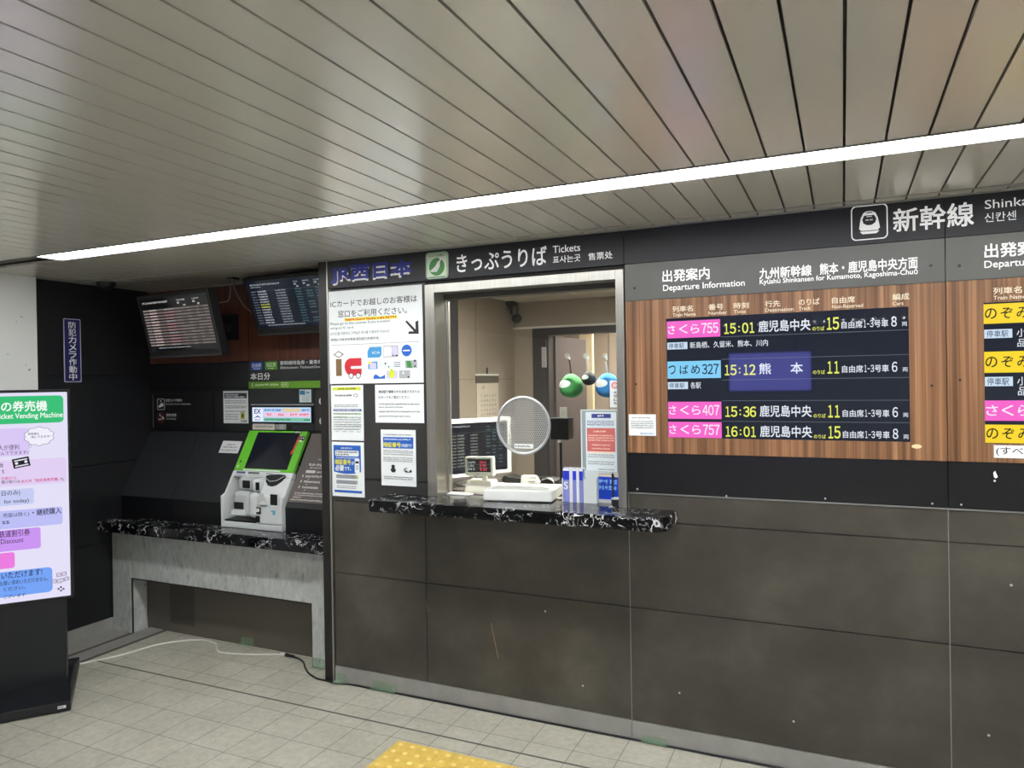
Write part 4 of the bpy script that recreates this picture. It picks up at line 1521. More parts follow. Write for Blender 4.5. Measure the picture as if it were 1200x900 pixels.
part(t, 'camera_head', mb, smooth=True)
mb = MB(plastic_dk)
mb.box(WORLD, -2.398, -2.34, 2.02, 2.10, 2.195, 2.224)
mb.tube([(-2.37, 2.04, 2.20), (-2.37, 2.04, 2.16)], 0.012, 8)
solo('smoke_sensor', mb, 'small dark sensor under the booth ceiling beside the hanging camera', 'sensor', (-2.37, 2.06, 2.225))

def fill_panel(x0, x1, y0, y1, z, power, label):  # added lamp, kept out of view, to light the booth and corridor
    t = thing('ceiling_panel_light', label, 'ceiling light', ((x0+x1)/2, (y0+y1)/2, z))
    mb = MB(plastic_w)
    mb.ring(Frame((0, 0, z), (1, 0, 0), (0, -1, 0)), [(x0-.02, -y0+.02), (x0-.02, -y1-.02), (x1+.02, -y1-.02), (x1+.02, -y0+.02)][::-1], [(x0, -y0), (x0, -y1), (x1, -y1), (x1, -y0)][::-1], 0, 0.02)
    part(t, 'frame', mb)
    mb = MB(mat('panel_glow_%d' % int(power*10), (255, 249, 240), 0.5, emit=power))
    mb.box(WORLD, x0, x1, y0, y1, z - 0.012, z - 0.004)
    part(t, 'diffuser', mb)
fill_panel(-1.75, -0.75, 0.35, 0.65, 2.222, BOOTH_FILL_POWER, 'panel light in the booth ceiling just inside the ticket window')
fill_panel(-1.7, -0.9, 2.6, 2.9, 2.222, BOOTH_FILL_POWER * 0.5, 'panel light in the corridor behind the booth door')

# ================================================================== TICKET MACHINE ALCOVE
mb = MB(marble_k)
mb.poly(WORLD, [(-4.399, 0.0), (-2.563, 0.0), (-2.563, 0.179), (-4.399, 0.179)], 0.668, 0.735)
solo('counter_top', mb, 'black marble ledge with white veins under the ticket machine', 'counter', (-3.48, 0.09, 0.668), bevel=0.01)
t = thing('ledge_base', 'grey marble front with two legs below the ticket machine ledge', 'counter base', (-3.48, 0.13, 0))
mb = MB(marble_g)
mb.box(WORLD, -4.393, -4.222, 0.10, 0.22, 0.0, 0.668)
part(t, 'leg', mb, bevel=0.002)
mb = MB(marble_g)
mb.box(WORLD, -2.738, -2.563, 0.095, 0.22, 0.0, 0.668)
part(t, 'leg', mb, bevel=0.002)
mb = MB(marble_g)
mb.box(WORLD, -4.2215, -2.7385, 0.10, 0.16, 0.362, 0.668)
part(t, 'front_slab', mb, bevel=0.002)
mb = MB(mat('recess_panel', (92, 86, 76), 0.45))
mb.box(WORLD, -4.2215, -2.7385, 0.222, 0.25, 0.0, 0.668)
mb.m(mat('recess_panel_dark', (70, 66, 60), 0.5))
mb.rect(front(0.2215), -4.01, -3.79, 0.06, 0.60, 0.0004)
part(t, 'back_panel', mb)
mb = MB(mat('recess_trim', (66, 64, 60), 0.4, 0.3))
mb.box(WORLD, -4.2215, -2.7385, 0.104, 0.112, 0.352, 0.362)
mb.box(WORLD, -4.2215, -4.212, 0.104, 0.112, 0.0, 0.352)
mb.box(WORLD, -2.748, -2.7385, 0.104, 0.112, 0.0, 0.352)
part(t, 'opening_trim', mb)

# ---- the machine
t = thing('ticket_machine', 'white and green ticket machine with a slanted screen on the black ledge', 'ticket machine', (-3.235, 0.15, 0.735))
MX0, MX1 = -3.475, -2.995
body_w = mat('machine_white', (216, 220, 218), 0.35)
body_s = mat('machine_grey_white', (190, 194, 192), 0.4)
def prism_x(mb, x0, x1, pts):
    mb.poly(Frame((x0, 0, 0), (0, 1, 0), (0, 0, 1)), pts, 0, x1 - x0)
def sl(tv, off):
    p = SLOPE.p(0, tv, off)
    return (p.y, p.z)
mb = MB(body_w)
side = [(0.15, 0.736), (0.15, 0.925), sl(0.055, 0.03), sl(0.205, 0.03), sl(0.205, -0.10), (0.30, 0.736)]
prism_x(mb, MX0, MX0 + 0.017, side)
prism_x(mb, MX0 + 0.017, MX1, [(0.15, 0.736), (0.15, 0.772), (0.28, 0.772), (0.28, 0.736)])
prism_x(mb, MX0 + 0.017, MX1, [sl(0.168, 0.03), sl(0.205, 0.03), sl(0.205, -0.10), sl(0.168, -0.10)])
prism_x(mb, MX0 + 0.017, MX1, [(0.275, 0.772), (0.35, 0.95), (0.40, 1.09), (0.42, 1.09), (0.42, 0.736), (0.28, 0.736)])
part(t, 'body', mb, bevel=0.004)
mb = MB(body_w)
prism_x(mb, -3.190, MX1, [(0.146, 0.773), (0.146, 0.90), (0.156, 0.932), sl(0.06, 0.034), sl(0.1675, 0.034), sl(0.1675, -0.08), (0.26, 0.773)])
pod = part(t, 'coin_pod', mb, bevel=0.006)
mb = MB(mat('tray_black', (34, 36, 38), 0.3))
pts = [(-3.186, .176), (-3.15, .184), (-3.09, .188), (-3.045, .186), (-3.035, .176), (-3.055, .145), (-3.085, .120), (-3.115, .110), (-3.145, .114), (-3.170, .136)]
mb.poly(SLOPE, pts, 0.0335, 0.040)
mb.m(mat('tray_edge', (196, 200, 198), 0.35))
mb.tube([SLOPE.p(*q, 0.040) for q in ((-3.18, .160), (-3.14, .140), (-3.09, .148), (-3.043, .178))], 0.002, 6)
part(pod, 'coin_tray', mb)
PF2 = front(0.146)
mb = MB(mat('keypad_black', (24, 26, 30), 0.25))
mb.rrect(PF2, -3.072, -3.020, 0.892, 0.955, -0.004, 0.003, 0.005)
part(pod, 'reader_window', mb)
mb = MB(plastic_w)
mb.ring(PF2, rr(-3.080, -3.012, 0.884, 0.966, 0.008), rr(-3.073, -3.019, 0.891, 0.957, 0.005), 0, 0.003)
part(pod, 'reader_bezel', mb)
mb = MB(body_s)
mb.poly(PF2, [(-3.178, 0.885), (-3.098, 0.885), (-3.094, 0.905), (-3.128, 0.958), (-3.150, 0.960), (-3.176, 0.93)], 0, 0.004)
mb.m(plastic_w)
mb.poly(PF2, [(-3.155, 0.89), (-3.10, 0.89), (-3.10, 0.90), (-3.13, 0.912)], 0.004, 0.012)
part(pod, 'coin_chute', mb, bevel=0.002)
mb = MB(plastic_k)
mb.rrect(PF2, -3.182, -3.148, 0.832, 0.874, 0, 0.003, 0.005)
mb.rrect(PF2, -3.186, -3.158, 0.784, 0.822, 0, 0.003, 0.004)
mb.m(plastic_w)
mb.rrect(PF2, -3.176, -3.157, 0.846, 0.866, 0.003, 0.010, 0.005)
part(pod, 'slot', mb)
mb = MB(mat('mark_cyan', (90, 180, 205), 0.5))
mb.poly(PF2, [(-3.076, 0.856), (-3.050, 0.862), (-3.036, 0.858), (-3.040, 0.836), (-3.054, 0.832), (-3.060, 0.846)], 0.0006)
mb.m(plastic_w)
mb.rect(PF2, -3.062, -3.046, 0.850, 0.853, 0.0012)
part(pod, 'touch_mark', mb)
# banknote units in the recess
def rounded_block(x0, x1, y0, y1, z0, z1, m):
    mb = MB(m)
    mb.box(WORLD, x0, x1, y0, y1, z0, z1)
    return mb
u1 = part(t, 'banknote_unit', rounded_block(-3.385, -3.275, 0.205, 0.32, 0.955, 1.035, body_s), bevel=0.018)
mb = MB(plastic_k)
mb.rrect(front(0.205), -3.345, -3.288, 0.972, 1.018, 0.0, 0.004, 0.006)
part(u1, 'slot', mb)
u1 = part(t, 'banknote_unit', rounded_block(-3.272, -3.200, 0.195, 0.32, 0.950, 1.030, body_w), bevel=0.02)
mb = MB(plastic_k)
mb.rrect(front(0.195), -3.232, -3.204, 0.965, 1.012, 0.0, 0.003, 0.004)
part(u1, 'slot', mb)
u2 = part(t, 'ticket_outlet', rounded_block(-3.405, -3.275, 0.180, 0.30, 0.800, 0.952, body_s), bevel=0.022)
mb = MB(plastic_k)
mb.rrect(front(0.180), -3.392, -3.318, 0.846, 0.888, 0.0, 0.004, 0.006)
mb.m(body_w)
mb.poly(front(0.180), [(-3.40, 0.842), (-3.31, 0.842), (-3.30, 0.812), (-3.405, 0.812)], 0.0, 0.016)
part(u2, 'slot', mb)
u3 = part(t, 'ticket_outlet', rounded_block(-3.272, -3.205, 0.172, 0.30, 0.795, 0.950, body_w), bevel=0.024)
mb = MB(plastic_k)
mb.box(WORLD, -3.452, -3.195, 0.160, 0.265, 0.7725, 0.782)
part(t, 'receipt_shelf', mb)
# labels on the bezel
BZ = Frame(SLOPE.p(0, 0, 0.0305), SLOPE.ex, SLOPE.ey)
mb = MB(mat('bezel_navy', (70, 78, 122), 0.45))
mb.rect(BZ, -3.440, -3.368, 0.186, 0.198, 0.0004)
mb.m(mat('bezel_grey', (84, 88, 92), 0.45))
mb.rect(BZ, -3.345, -3.255, 0.186, 0.198, 0.0004)
mb.m(pale_ink)
mb.scribble(BZ, -3.44, -3.36, 0.173, 0.181, 0.0004)
mb.scribble(BZ, -3.335, -3.225, 0.173, 0.181, 0.0004)
mb.m(grey_ink)
mb.scribble(BZ, -3.20, -3.15, 0.188, 0.196, 0.0004)
part(t, 'bezel_label', mb)
# green touch-screen surround
mb = MB(mat('machine_green', (106, 196, 52), 0.35))
mb.poly(SLOPE, [(-3.472, .206), (-2.999, .206), (-2.999, .482), (-3.472, .482)], 0.004, 0.03)
gp = part(t, 'green_panel', mb, bevel=0.004)
mb = MB(emis('machine_screen', (22, 24, 32), 1.0, 0.08))
mb.rrect(BZ, -3.388, -3.052, 0.222, 0.468, 0, 0.003, 0.004)
part(t, 'touch_screen', mb)
mb = MB(mat('machine_white_edge', (230, 234, 230), 0.4))
mb.rect(BZ, -3.395, -3.10, 0.2065, 0.2155, 0.0006)
mb.m(ink)
mb.disc(BZ, -3.440, 0.265, 0.007, 0.0006, n=12)
mb.m(mat('green_pale', (190, 228, 160), 0.5))
mb.poly(BZ, [(-3.455, .224), (-3.442, .222), (-3.440, .236), (-3.446, .244), (-3.453, .238)], 0.0006)
part(gp, 'edge_mark', mb)
# arrow sticker with two black tags
BZ2 = Frame(SLOPE.p(0, 0, 0.0345), SLOPE.ex, SLOPE.ey)
mb = MB(mat('arrow_red', (214, 60, 56), 0.5))
mb.poly(BZ2, [(-3.050, .452), (-3.040, .452), (-3.050, .345), (-3.046, .340), (-3.062, .318), (-3.070, .345), (-3.062, .345)], 0)
mb.m(white_p)
mb.poly(BZ2, [(-3.038, .450), (-3.030, .450), (-3.010, .405), (-3.04, .415)], 0.0003)
mb.m(plastic_k)
mb.rect(BZ2, -3.095, -3.040, .462, .482, 0.0006)
mb.rect(BZ2, -3.045, -2.998, .418, .444, 0.0006)
mb.m(white_l)
mb.scribble(BZ2, -3.090, -3.046, .466, .477, 0.0009)
mb.scribble(BZ2, -3.038, -3.003, .425, .437, 0.0009)
part(t, 'arrow_sticker', mb, 'red arrow sticker with two black tags')

# ---- boards over the machine
BA = front(0.4195)
t = thing('machine_header_sign', 'dark sign over the ticket machine with blue and green badges and 本日分', 'sign', (-3.1, 0.42, 1.576))
mb = MB(mat('header_black', (40, 42, 44), 0.4))
mb.box(WORLD, -3.487, -2.565, 0.412, 0.4195, 1.578, 1.7500)
part(t, 'board', mb)
BH = front(0.4115)
mb = MB(mat('badge_blue', (42, 84, 176), 0.4))
mb.rrect(BH, -3.468, -3.368, 1.694, 1.746, 0.0004, None, 0.006)
mb.m(white_l)
mb.text(BH, '自由席', -3.455, -3.381, 1.712, 1.738, 0.0008, .01)
mb.scribble(BH, -3.445, -3.39, 1.699, 1.707, 0.0008)
part(t, 'blue_badge', mb)
mb = MB(mat('badge_green', (88, 148, 52), 0.4))
mb.rrect(BH, -3.348, -3.246, 1.694, 1.748, 0.0004, None, 0.006)
mb.m(mat('badge_letter', (220, 236, 190), 0.5))
mb.text(BH, '指定席', -3.335, -3.259, 1.712, 1.740, 0.0008, .01)
mb.scribble(BH, -3.32, -3.275, 1.699, 1.707, 0.0008)
part(t, 'green_badge', mb)
mb = MB(white_l)
mb.text(BH, '新幹線特急券・乗車券', -3.222, -2.895, 1.722, 1.748, 0.0006, .008)
mb.text(BH, 'Shinkansen Tickets/One Way', -3.222, -2.830, 1.693, 1.713, 0.0006, .004)
mb.text(BH, '本日分', -3.470, -3.308, 1.632, 1.676, 0.0006, .03)
part(t, 'lettering', mb)
mb = MB(mat('stripe_green', (104, 158, 40), 0.4))
mb.box(WORLD, -3.487, -2.565, 0.410, 0.4195, 1.576, 1.620)
mb.m(mat('badge_letter', (220, 236, 190)))
mb.rect(front(0.4095), -3.458, -3.451, 1.585, 1.612, 0.0004)
mb.scribble(front(0.4095), -3.435, -3.235, 1.592, 1.607, 0.0004)
mb.ring(front(0.4095), [(-3.215, 1.585), (-3.215, 1.612), (-3.160, 1.612), (-3.160, 1.585)], [(-3.212, 1.588), (-3.212, 1.609), (-3.163, 1.609), (-3.163, 1.588)], 0, 0.0004)
mb.scribble(front(0.4095), -3.208, -3.167, 1.592, 1.605, 0.0006)
part(t, 'green_stripe', mb)

t = thing('machine_info_panel', 'dark panel above the touch screen with a lit EX strip display', 'display', (-3.2, 0.42, 1.314))
mb = MB(mat('header_black', (40, 42, 44)))
mb.box(WORLD, -3.480, -2.958, 0.410, 0.4195, 1.314, 1.572)
mb.m(pale_ink)
mb.box(WORLD, -3.466, -2.960, 0.406, 0.412, 1.470, 1.4755)
part(t, 'panel', mb)
mb = MB(plastic_k)
mb.box(WORLD, -3.463, -2.966, 0.400, 0.41, 1.354, 1.466)
mo = part(t, 'display_frame', mb)
EXF = front(0.3995)
mb = MB(scr((186, 214, 244)))
mb.rect(EXF, -3.450, -2.976, 1.364, 1.456, 0.0003)
mb.m(scr((230, 236, 250)))
mb.rect(EXF, -3.445, -3.362, 1.368, 1.452, 0.0006)
mb.m(scr((236, 200, 226)))
mb.rect(EXF, -3.352, -2.982, 1.396, 1.424, 0.0006)
mb.m(scr((120, 190, 160)))
mb.rect(EXF, -3.352, -2.982, 1.368, 1.390, 0.0006)
mb.m(scr((222, 204, 160)))
mb.rect(EXF, -3.20, -3.06, 1.428, 1.450, 0.0006)
mb.m(scr((52, 56, 140)))
mb.text(EXF, 'EX', -3.432, -3.378, 1.416, 1.446, 0.0009, .02)
mb.poly(EXF, [(-3.438, 1.385), (-3.405, 1.405), (-3.372, 1.385), (-3.405, 1.395)], 0.0009)
mb.scribble(EXF, -3.428, -3.385, 1.372, 1.380, 0.0009)
mb.m(scr((60, 96, 170)))
mb.scribble(EXF, -3.348, -3.21, 1.432, 1.446, 0.0009)
mb.scribble(EXF, -3.05, -2.99, 1.432, 1.446, 0.0009)
mb.m(scr((226, 66, 96)))
for a, e in ((-3.33, -3.29), (-3.235, -3.19), (-3.14, -3.085), (-3.065, -2.99)):
    mb.scribble(EXF, a, e, 1.403, 1.418, 0.0009)
mb.m(scr((40, 110, 84)))
mb.scribble(EXF, -3.348, -3.13, 1.373, 1.385, 0.0009)
mb.scribble(EXF, -3.03, -2.985, 1.373, 1.385, 0.0009)
part(mo, 'display_picture', mb)
mb = MB(mat('label_cream', (214, 204, 196), 0.5))
mb.box(WORLD, -3.457, -3.276, 0.4075, 0.41, 1.313, 1.352)
mb.m(grey_ink)
mb.scribble(front(0.4072), -3.44, -3.29, 1.328, 1.338, 0.0)
part(t, 'cream_label', mb)
mb = MB(mat('label_silver', (150, 150, 146), 0.4))
mb.box(WORLD, -3.270, -3.180, 0.4075, 0.41, 1.316, 1.350)
mb.m(pale_ink)
mb.rect(front(0.4072), -3.235, -3.20, 1.318, 1.348, 0.0)
mb.m(plastic_k)
mb.box(WORLD, -3.180, -3.140, 0.407, 0.41, 1.316, 1.350)
part(t, 'silver_label', mb)
mb = MB(mat('sticker_pale', (202, 216, 216), 0.5))
mb.box(WORLD, -3.072, -2.980, 0.4085, 0.41, 1.487, 1.566)
mb.m(mat('sticker_teal', (60, 130, 160), 0.5))
mb.rect(front(0.408), -3.068, -3.026, 1.534, 1.560, 0.0003)
mb.m(pale_ink)
for z_ in (1.497, 1.509, 1.521): mb.scribble(front(0.408), -3.05, -2.99, z_, z_ + .008, 0.0003)
mb.m(mat('sticker_teal', (60, 130, 160)))
mb.scribble(front(0.408), -3.02, -2.986, 1.54, 1.556, 0.0003)
part(t, 'info_sticker', mb)
t = thing('lock_plate', 'narrow dark plate with two white crescent marks beside the corner post', 'plate', (-2.92, 0.41, 1.31))
mb = MB(mat('lock_plate_brown', (44, 42, 40), 0.4))
mb.box(WORLD, -2.953, -2.62, 0.409, 0.4195, 1.315, 1.562)
part(t, 'plate', mb)
for z_ in (1.494, 1.372):
    mb = MB(white_l)
    mb.tube([front(0.408).p(-2.900 + 0.014*math.cos(a), z_ + 0.018*math.sin(a), 0) for a in [math.radians(50 + i*26) for i in range(11)]], 0.005, 6)
    part(t, 'crescent_mark', mb)

# notices in the alcove
o = sheet('notice', 'white notice with a dark heading on the upright dark wall by the ticket machine', 'notice', BA, -3.716, -3.502, 1.351, 1.563, mat('paper_dim', (214, 216, 214), 0.55))
U = UV(BA, -3.716, -3.502, 1.351, 1.563, 0.0035)
mb = MB(mat('heading_dark', (40, 42, 60), 0.5))
U.r(mb, .04, .96, .07, .23)
mb.m(white_p); U.s(mb, .08, .62, .10, .145); U.s(mb, .08, .9, .165, .21)
part(o, 'heading_band', mb)
mb = MB(grey_ink)
for v_ in (.29, .35, .45, .50, .61): U.s(mb, .07, .93, v_, v_ + .04)
for v_ in (.71, .78, .85): U.s(mb, .07, .6, v_, v_ + .04)
mb.m(ink); U.s(mb, .72, .95, .9, .96)
mb.m(mat('olive_print', (170, 180, 50), 0.5)); U.r(mb, .70, .86, .66, .87)
mb.m(ink); U.s(mb, .74, .82, .70, .83, 2)
part(o, 'print', mb)
mb = MB(mat('paper_dim', (214, 216, 214)))
mb.box(SLOPE, -3.688, -3.525, 0.330, 0.415, 0.0005, 0.003)
o = solo('notice', mb, 'white label on the sloping dark panel by the green screen surround', 'notice', tuple(SLOPE.p(-3.6, 0.33, 0)))
mb = MB(grey_ink)
SL2 = Frame(SLOPE.p(0, 0, 0.0033), SLOPE.ex, SLOPE.ey)
mb.scribble(SL2, -3.64, -3.57, 0.385, 0.394, 0); mb.scribble(SL2, -3.67, -3.545, 0.366, 0.376, 0); mb.scribble(SL2, -3.675, -3.54, 0.345, 0.353, 0)
part(o, 'print', mb)
mb = MB(mat('sheet_brown', (92, 84, 80), 0.5))
mb.box(SLOPE, -2.988, -2.60, 0.034, 0.480, 0.0005, 0.003)
o = solo('instruction_sheet', mb, 'brown instruction sheet with white text on the slope between ticket machine and post', 'sign', tuple(SLOPE.p(-2.8, 0.034, 0)))
mb = MB(mat('sheet_letter', (206, 202, 198), 0.5))
mb.scribble(SL2, -2.87, -2.80, 0.305, 0.312, 0)
mb.scribble(SL2, -2.925, -2.62, 0.266, 0.282, 0); mb.scribble(SL2, -2.91, -2.62, 0.250, 0.258, 0)
mb.rect(SL2, -2.93, -2.86, 0.220, 0.238, 0); mb.scribble(SL2, -2.85, -2.62, 0.222, 0.236, 0)
for i, tv in enumerate((0.192, 0.158, 0.122)):
    mb.rect(SL2, -2.945, -2.937, tv, tv + .016, 0)
    mb.scribble(SL2, -2.92, -2.80, tv, tv + .014, 0)
    mb.poly(SL2, [(-2.90, tv - .008), (-2.886, tv - .008), (-2.893, tv - .014)], 0)
mb.scribble(SL2, -2.96, -2.62, 0.088, 0.096, 0); mb.scribble(SL2, -2.955, -2.62, 0.076, 0.083, 0)
mb.scribble(SL2, -2.96, -2.90, 0.062, 0.069, 0); mb.scribble(SL2, -2.97, -2.62, 0.046, 0.054, 0)
part(o, 'lettering', mb)
mb = MB(mat('mark_yellowgreen', (190, 200, 90), 0.5))
mb.poly(SL2, [(-2.885, .432), (-2.876, .432), (-2.868, .444), (-2.858, .432), (-2.850, .432), (-2.862, .448), (-2.850, .462), (-2.860, .462), (-2.868, .452), (-2.876, .462), (-2.885, .462), (-2.874, .448)], 0)
part(o, 'cross_mark', mb, 'yellow-green cross mark')

t = thing('prohibition_sign', 'black wall sign with camera and no-smoking pictograms in the dark alcove', 'sign', (-4.1, 0.42, 1.318))
mb = MB(mat('sign_black', (22, 22, 24), 0.3))
mb.box(WORLD, -4.362, -3.80, 0.409, 0.4195, 1.318, 1.548)
mb.m(mat('sign_edge', (110, 108, 106), 0.4, 0.3))
mb.box(WORLD, -4.366, -4.362, 0.406, 0.4195, 1.318, 1.548)
part(t, 'board', mb)
SB = front(0.4088)
mb = MB(mat('sign_white', (206, 206, 206), 0.5))
mb.text(SB, '防犯カメラ作動中', -4.238, -4.085, 1.494, 1.513, 0.0004, .006)
mb.text(SB, 'Security Camera in Operation', -4.238, -4.005, 1.470, 1.484, 0.0004)
mb.text(SB, '駅構内禁煙', -4.236, -4.142, 1.392, 1.412, 0.0004, .006)
mb.text(SB, 'No Smoking', -4.236, -4.146, 1.368, 1.383, 0.0004)
part(t, 'lettering', mb)
mb = MB(mat('sign_white', (206, 206, 206)))
mb.ring(SB, rr(-4.322, -4.252, 1.438, 1.515, 0.010), rr(-4.319, -4.255, 1.441, 1.512, 0.008), 0, 0.0006)
mb.poly(SB, [(-4.312, 1.462), (-4.282, 1.486), (-4.262, 1.480), (-4.264, 1.464), (-4.29, 1.456), (-4.31, 1.454)], 0.0005)
mb.disc(SB, -4.288, 1.498, 0.006, 0.0005, n=10)
mb.rect(SB, -4.313, -4.285, 1.368, 1.376, 0.0005)
mb.poly(SB, [(-4.295, 1.385), (-4.289, 1.385), (-4.296, 1.412), (-4.302, 1.408)], 0.0005)
mb.poly(SB, [(-4.28, 1.380), (-4.262, 1.37), (-4.258, 1.376), (-4.276, 1.398)], 0.0005)
mb.m(mat('sign_red', (120, 34, 44), 0.5))
mb.ring(SB, circ(-4.290, 1.385, 0.036, 28), circ(-4.290, 1.385, 0.031, 28), 0, 0.0006)
mb.poly(SB, [(-4.316, 1.408), (-4.312, 1.412), (-4.264, 1.362), (-4.268, 1.358)], 0.0008)
part(t, 'pictogram', mb)

# vertical sign on the left wall
LS = Frame((-4.3995, 0, 0), (0, 1, 0), (0, 0, 1))
mb = MB(mat('sign_rim_lilac', (190, 188, 205), 0.5))
mb.rrect(LS, -0.197, -0.086, 1.635, 2.033, 0, 0.003, 0.008)
o = solo('vertical_sign', mb, 'navy vertical sign with white characters 防犯カメラ作動中 on the dark side wall', 'sign', (-4.399, -0.14, 1.635))
mb = MB(mat('sign_navy', (32, 34, 92), 0.5))
mb.rrect(LS, -0.192, -0.091, 1.640, 2.028, 0.0032, None, 0.006)
mb.m(white_l)
for i, ch in enumerate('防犯カメラ作動中'):
    z_ = 2.014 - i * 0.0462
    mb.text(LS, ch, -0.166, -0.117, z_ - 0.042, z_, 0.0038, .012)
part(o, 'lettering', mb)

# ---- two timetable monitors hanging from the alcove ceiling
def tv(x0, y0, z0, W, H, tilt, yawv, name_label, right):
    ex = Vector((math.cos(yawv), math.sin(yawv), 0))
    back = Vector((-math.sin(yawv), math.cos(yawv), 0))
    ey = (Vector((0, 0, 1)) * math.cos(tilt) - back * math.sin(tilt))
    o0 = Vector((x0, y0, z0)) - ey * H
    fr = Frame(o0, ex, ey)
    c = fr.p(W/2, H/2, 0)
    t = thing('timetable_monitor', name_label, 'monitor', (c.x, 0.42, c.z))
    mb = MB(mat('tv_housing', (7, 7, 8), 0.6))
    b_ = 0.022
    mb.ring(fr, [(0, 0), (W, 0), (W, H), (0, H)], [(b_, b_ + .02), (W - b_, b_ + .02), (W - b_, H - b_), (b_, H - b_)], -0.05, 0.004)
    mb.box(fr, 0.01, W - 0.01, 0.01, H - 0.01, -0.06, -0.012)
    part(t, 'housing', mb, bevel=0.003)
    mb = MB(mat('bezel_edge', (50, 50, 50), 0.45, 0.2))
    mb.box(fr, 0.0, W, 0.0, 0.010, 0.004, 0.007)
    mb.box(fr, W - 0.006, W, 0.0, H, 0.004, 0.007)
    part(t, 'bezel_edge', mb)
    mb = MB(emis('tv_black' if not right else 'tv_navy', (8, 8, 9) if not right else (20, 24, 36), 1.0, 0.15))
    mb.box(fr, b_, W - b_, b_ + .02, H - b_, -0.012, 0.0)
    s_ = part(t, 'screen', mb)
    X = lambda u: b_ + 0.008 + u * (W - 2*b_ - .016)
    Z = lambda v_: H - b_ - 0.008 - v_ * (H - 2*b_ - .036)
    mb = MB(scr((180, 176, 174) if not right else (150, 160, 168)))
    k = 0.001
    mb.scribble(fr, X(.02), X(.42), Z(.075), Z(.035), k)
    if right:
        mb.scribble(fr, X(.02), X(.16), Z(.12), Z(.095), k)
    for u in ((.56, .68), (.79, .89)) if not right else ((.60, .66), (.72, .80), (.86, .94)):
        mb.scribble(fr, X(u[0]), X(u[1]), Z(.065), Z(.035), k)
        for du in (.02, .08):
            mb.scribble(fr, X(u[0]) , X(u[0] + .035), Z(.12), Z(.085), k)
            mb.scribble(fr, X(u[1] - .035), X(u[1]), Z(.17), Z(.135), k)
    part(s_, 'heading', mb)
    n = 13
    mb = MB(scr((108, 97, 94) if not right else (70, 78, 90)))
    for i in range(n):
        v0 = .19 + i * .058
        if not right:
            mb.rect(fr, X(0), X(1), Z(v0 + .034), Z(v0), k)
        elif i == 0 or i == n - 1:
            mb.rect(fr, X(0), X(1), Z(v0 + .006 + (.05 if i else 0)), Z(v0 + (.05 if i else 0)), k)
    part(s_, 'row_band', mb)
    mb = MB(scr((200, 188, 182) if not right else (186, 192, 200)))
    g = scr((120, 78, 82)) if not right else scr((74, 108, 112))
    for i in range(n):
        v0 = .19 + i * .058
        mb.m(scr((200, 188, 182) if not right else (186, 192, 200)))
        if right and i in (5, 6): mb.m(scr((206, 214, 90)))
        if not right: mb.m(scr((214, 190, 186) if i % 3 else (190, 180, 176)))
        mb.scribble(fr, X(.10), X(.22), Z(v0 + .032), Z(v0 + .002), k * 1.6)
        mb.m(scr((150, 140, 138) if not right else (110, 118, 128)))
        mb.scribble(fr, X(.01), X(.08), Z(v0 + .03), Z(v0 + .004), k * 1.6)
        mb.m(scr((170, 120, 122)) if (not right and i % 4) else scr((150, 156, 164)))
        mb.scribble(fr, X(.34), X(.48), Z(v0 + .032), Z(v0 + .003), k * 1.6)
        mb.m(g if right else scr((60, 54, 54)))
        for u in (.60, .74, .86):
            if R.random() < (.85 if right else .6):
                mb.scribble(fr, X(u), X(u + .08), Z(v0 + .034), Z(v0 + .004), k * 1.6)
    mb.m(scr((170, 172, 176)))
    mb.scribble(fr, X(.12), X(.62), Z(.975), Z(.955), k * 1.6)
    part(s_, 'timetable', mb)
    # arm back to the wall
    mb = MB(plastic_k)
    p0 = fr.p(W/2, H*0.5, -0.06)
    mb.box(WORLD, p0.x - 0.06, p0.x + 0.06, p0.y - 0.01, p0.y + 0.02, p0.z - 0.08, p0.z + 0.06)
    mb.box(WORLD, p0.x - 0.025, p0.x + 0.025, p0.y, 0.41, p0.z - 0.03, p0.z + 0.02)
    mb.box(WORLD, p0.x - 0.07, p0.x + 0.07, 0.405, 0.4195, p0.z - 0.09, p0.z + 0.08)
    part(t, 'bracket', mb)
    return t
tv(-3.991, 0.0, 2.158, 0.682, 0.39, 0.239, -0.099, 'black monitor with grey timetable rows in the dark alcove corner', False)
tv(-3.216, 0.10, 2.228, 0.62, 0.352, 0.36, 0.0, 'dark blue timetable monitor hanging above the ticket machine beside the post', True)
mb = MB(mat('cable_grey', (120, 108, 98), 0.5))
mb.tube(smooth_path([(-3.42, 0.20, 2.258), (-3.42, 0.205, 2.20), (-3.43, 0.20, 2.125), (-3.47, 0.17, 2.108), (-3.53, 0.12, 2.10), (-3.56, 0.10, 2.09)]), 0.0035, 6)
solo('monitor_cable', mb, 'thin cable curving from the ceiling to the grey-rowed timetable monitor', 'cable', (-3.415, 0.2, 2.258))
mb = MB(mat('cable_grey', (120, 108, 98)))
mb.tube(smooth_path([(-3.395, 0.20, 2.25), (-3.385, 0.205, 2.19), (-3.34, 0.22, 2.10), (-3.29, 0.235, 2.05), (-3.235, 0.235, 2.03)]), 0.0035, 6)
mb.m(plastic_k)
mb.box(WORLD, -3.412, -3.37, 0.17, 0.23, 2.248, 2.2585)
solo('monitor_cable', mb, 'thin cable running down from the ceiling to the dark blue timetable monitor', 'cable', (-3.405, 0.2, 2.258))
t = thing('dome_camera', 'black dome camera under the ceiling in the dark corner', 'camera', (-4.17, -0.10, CZ))
CD = Frame((-4.185, -0.06, CZ - 0.001), (1, 0, 0), (0, -1, 0))
mb = MB(mat('ceiling_trim', (150, 148, 142)))
mb.box(CD, -0.10, 0.10, -0.11, 0.11, 0.0, 0.004)
part(t, 'mount_plate', mb)
mb = MB(plastic_k)
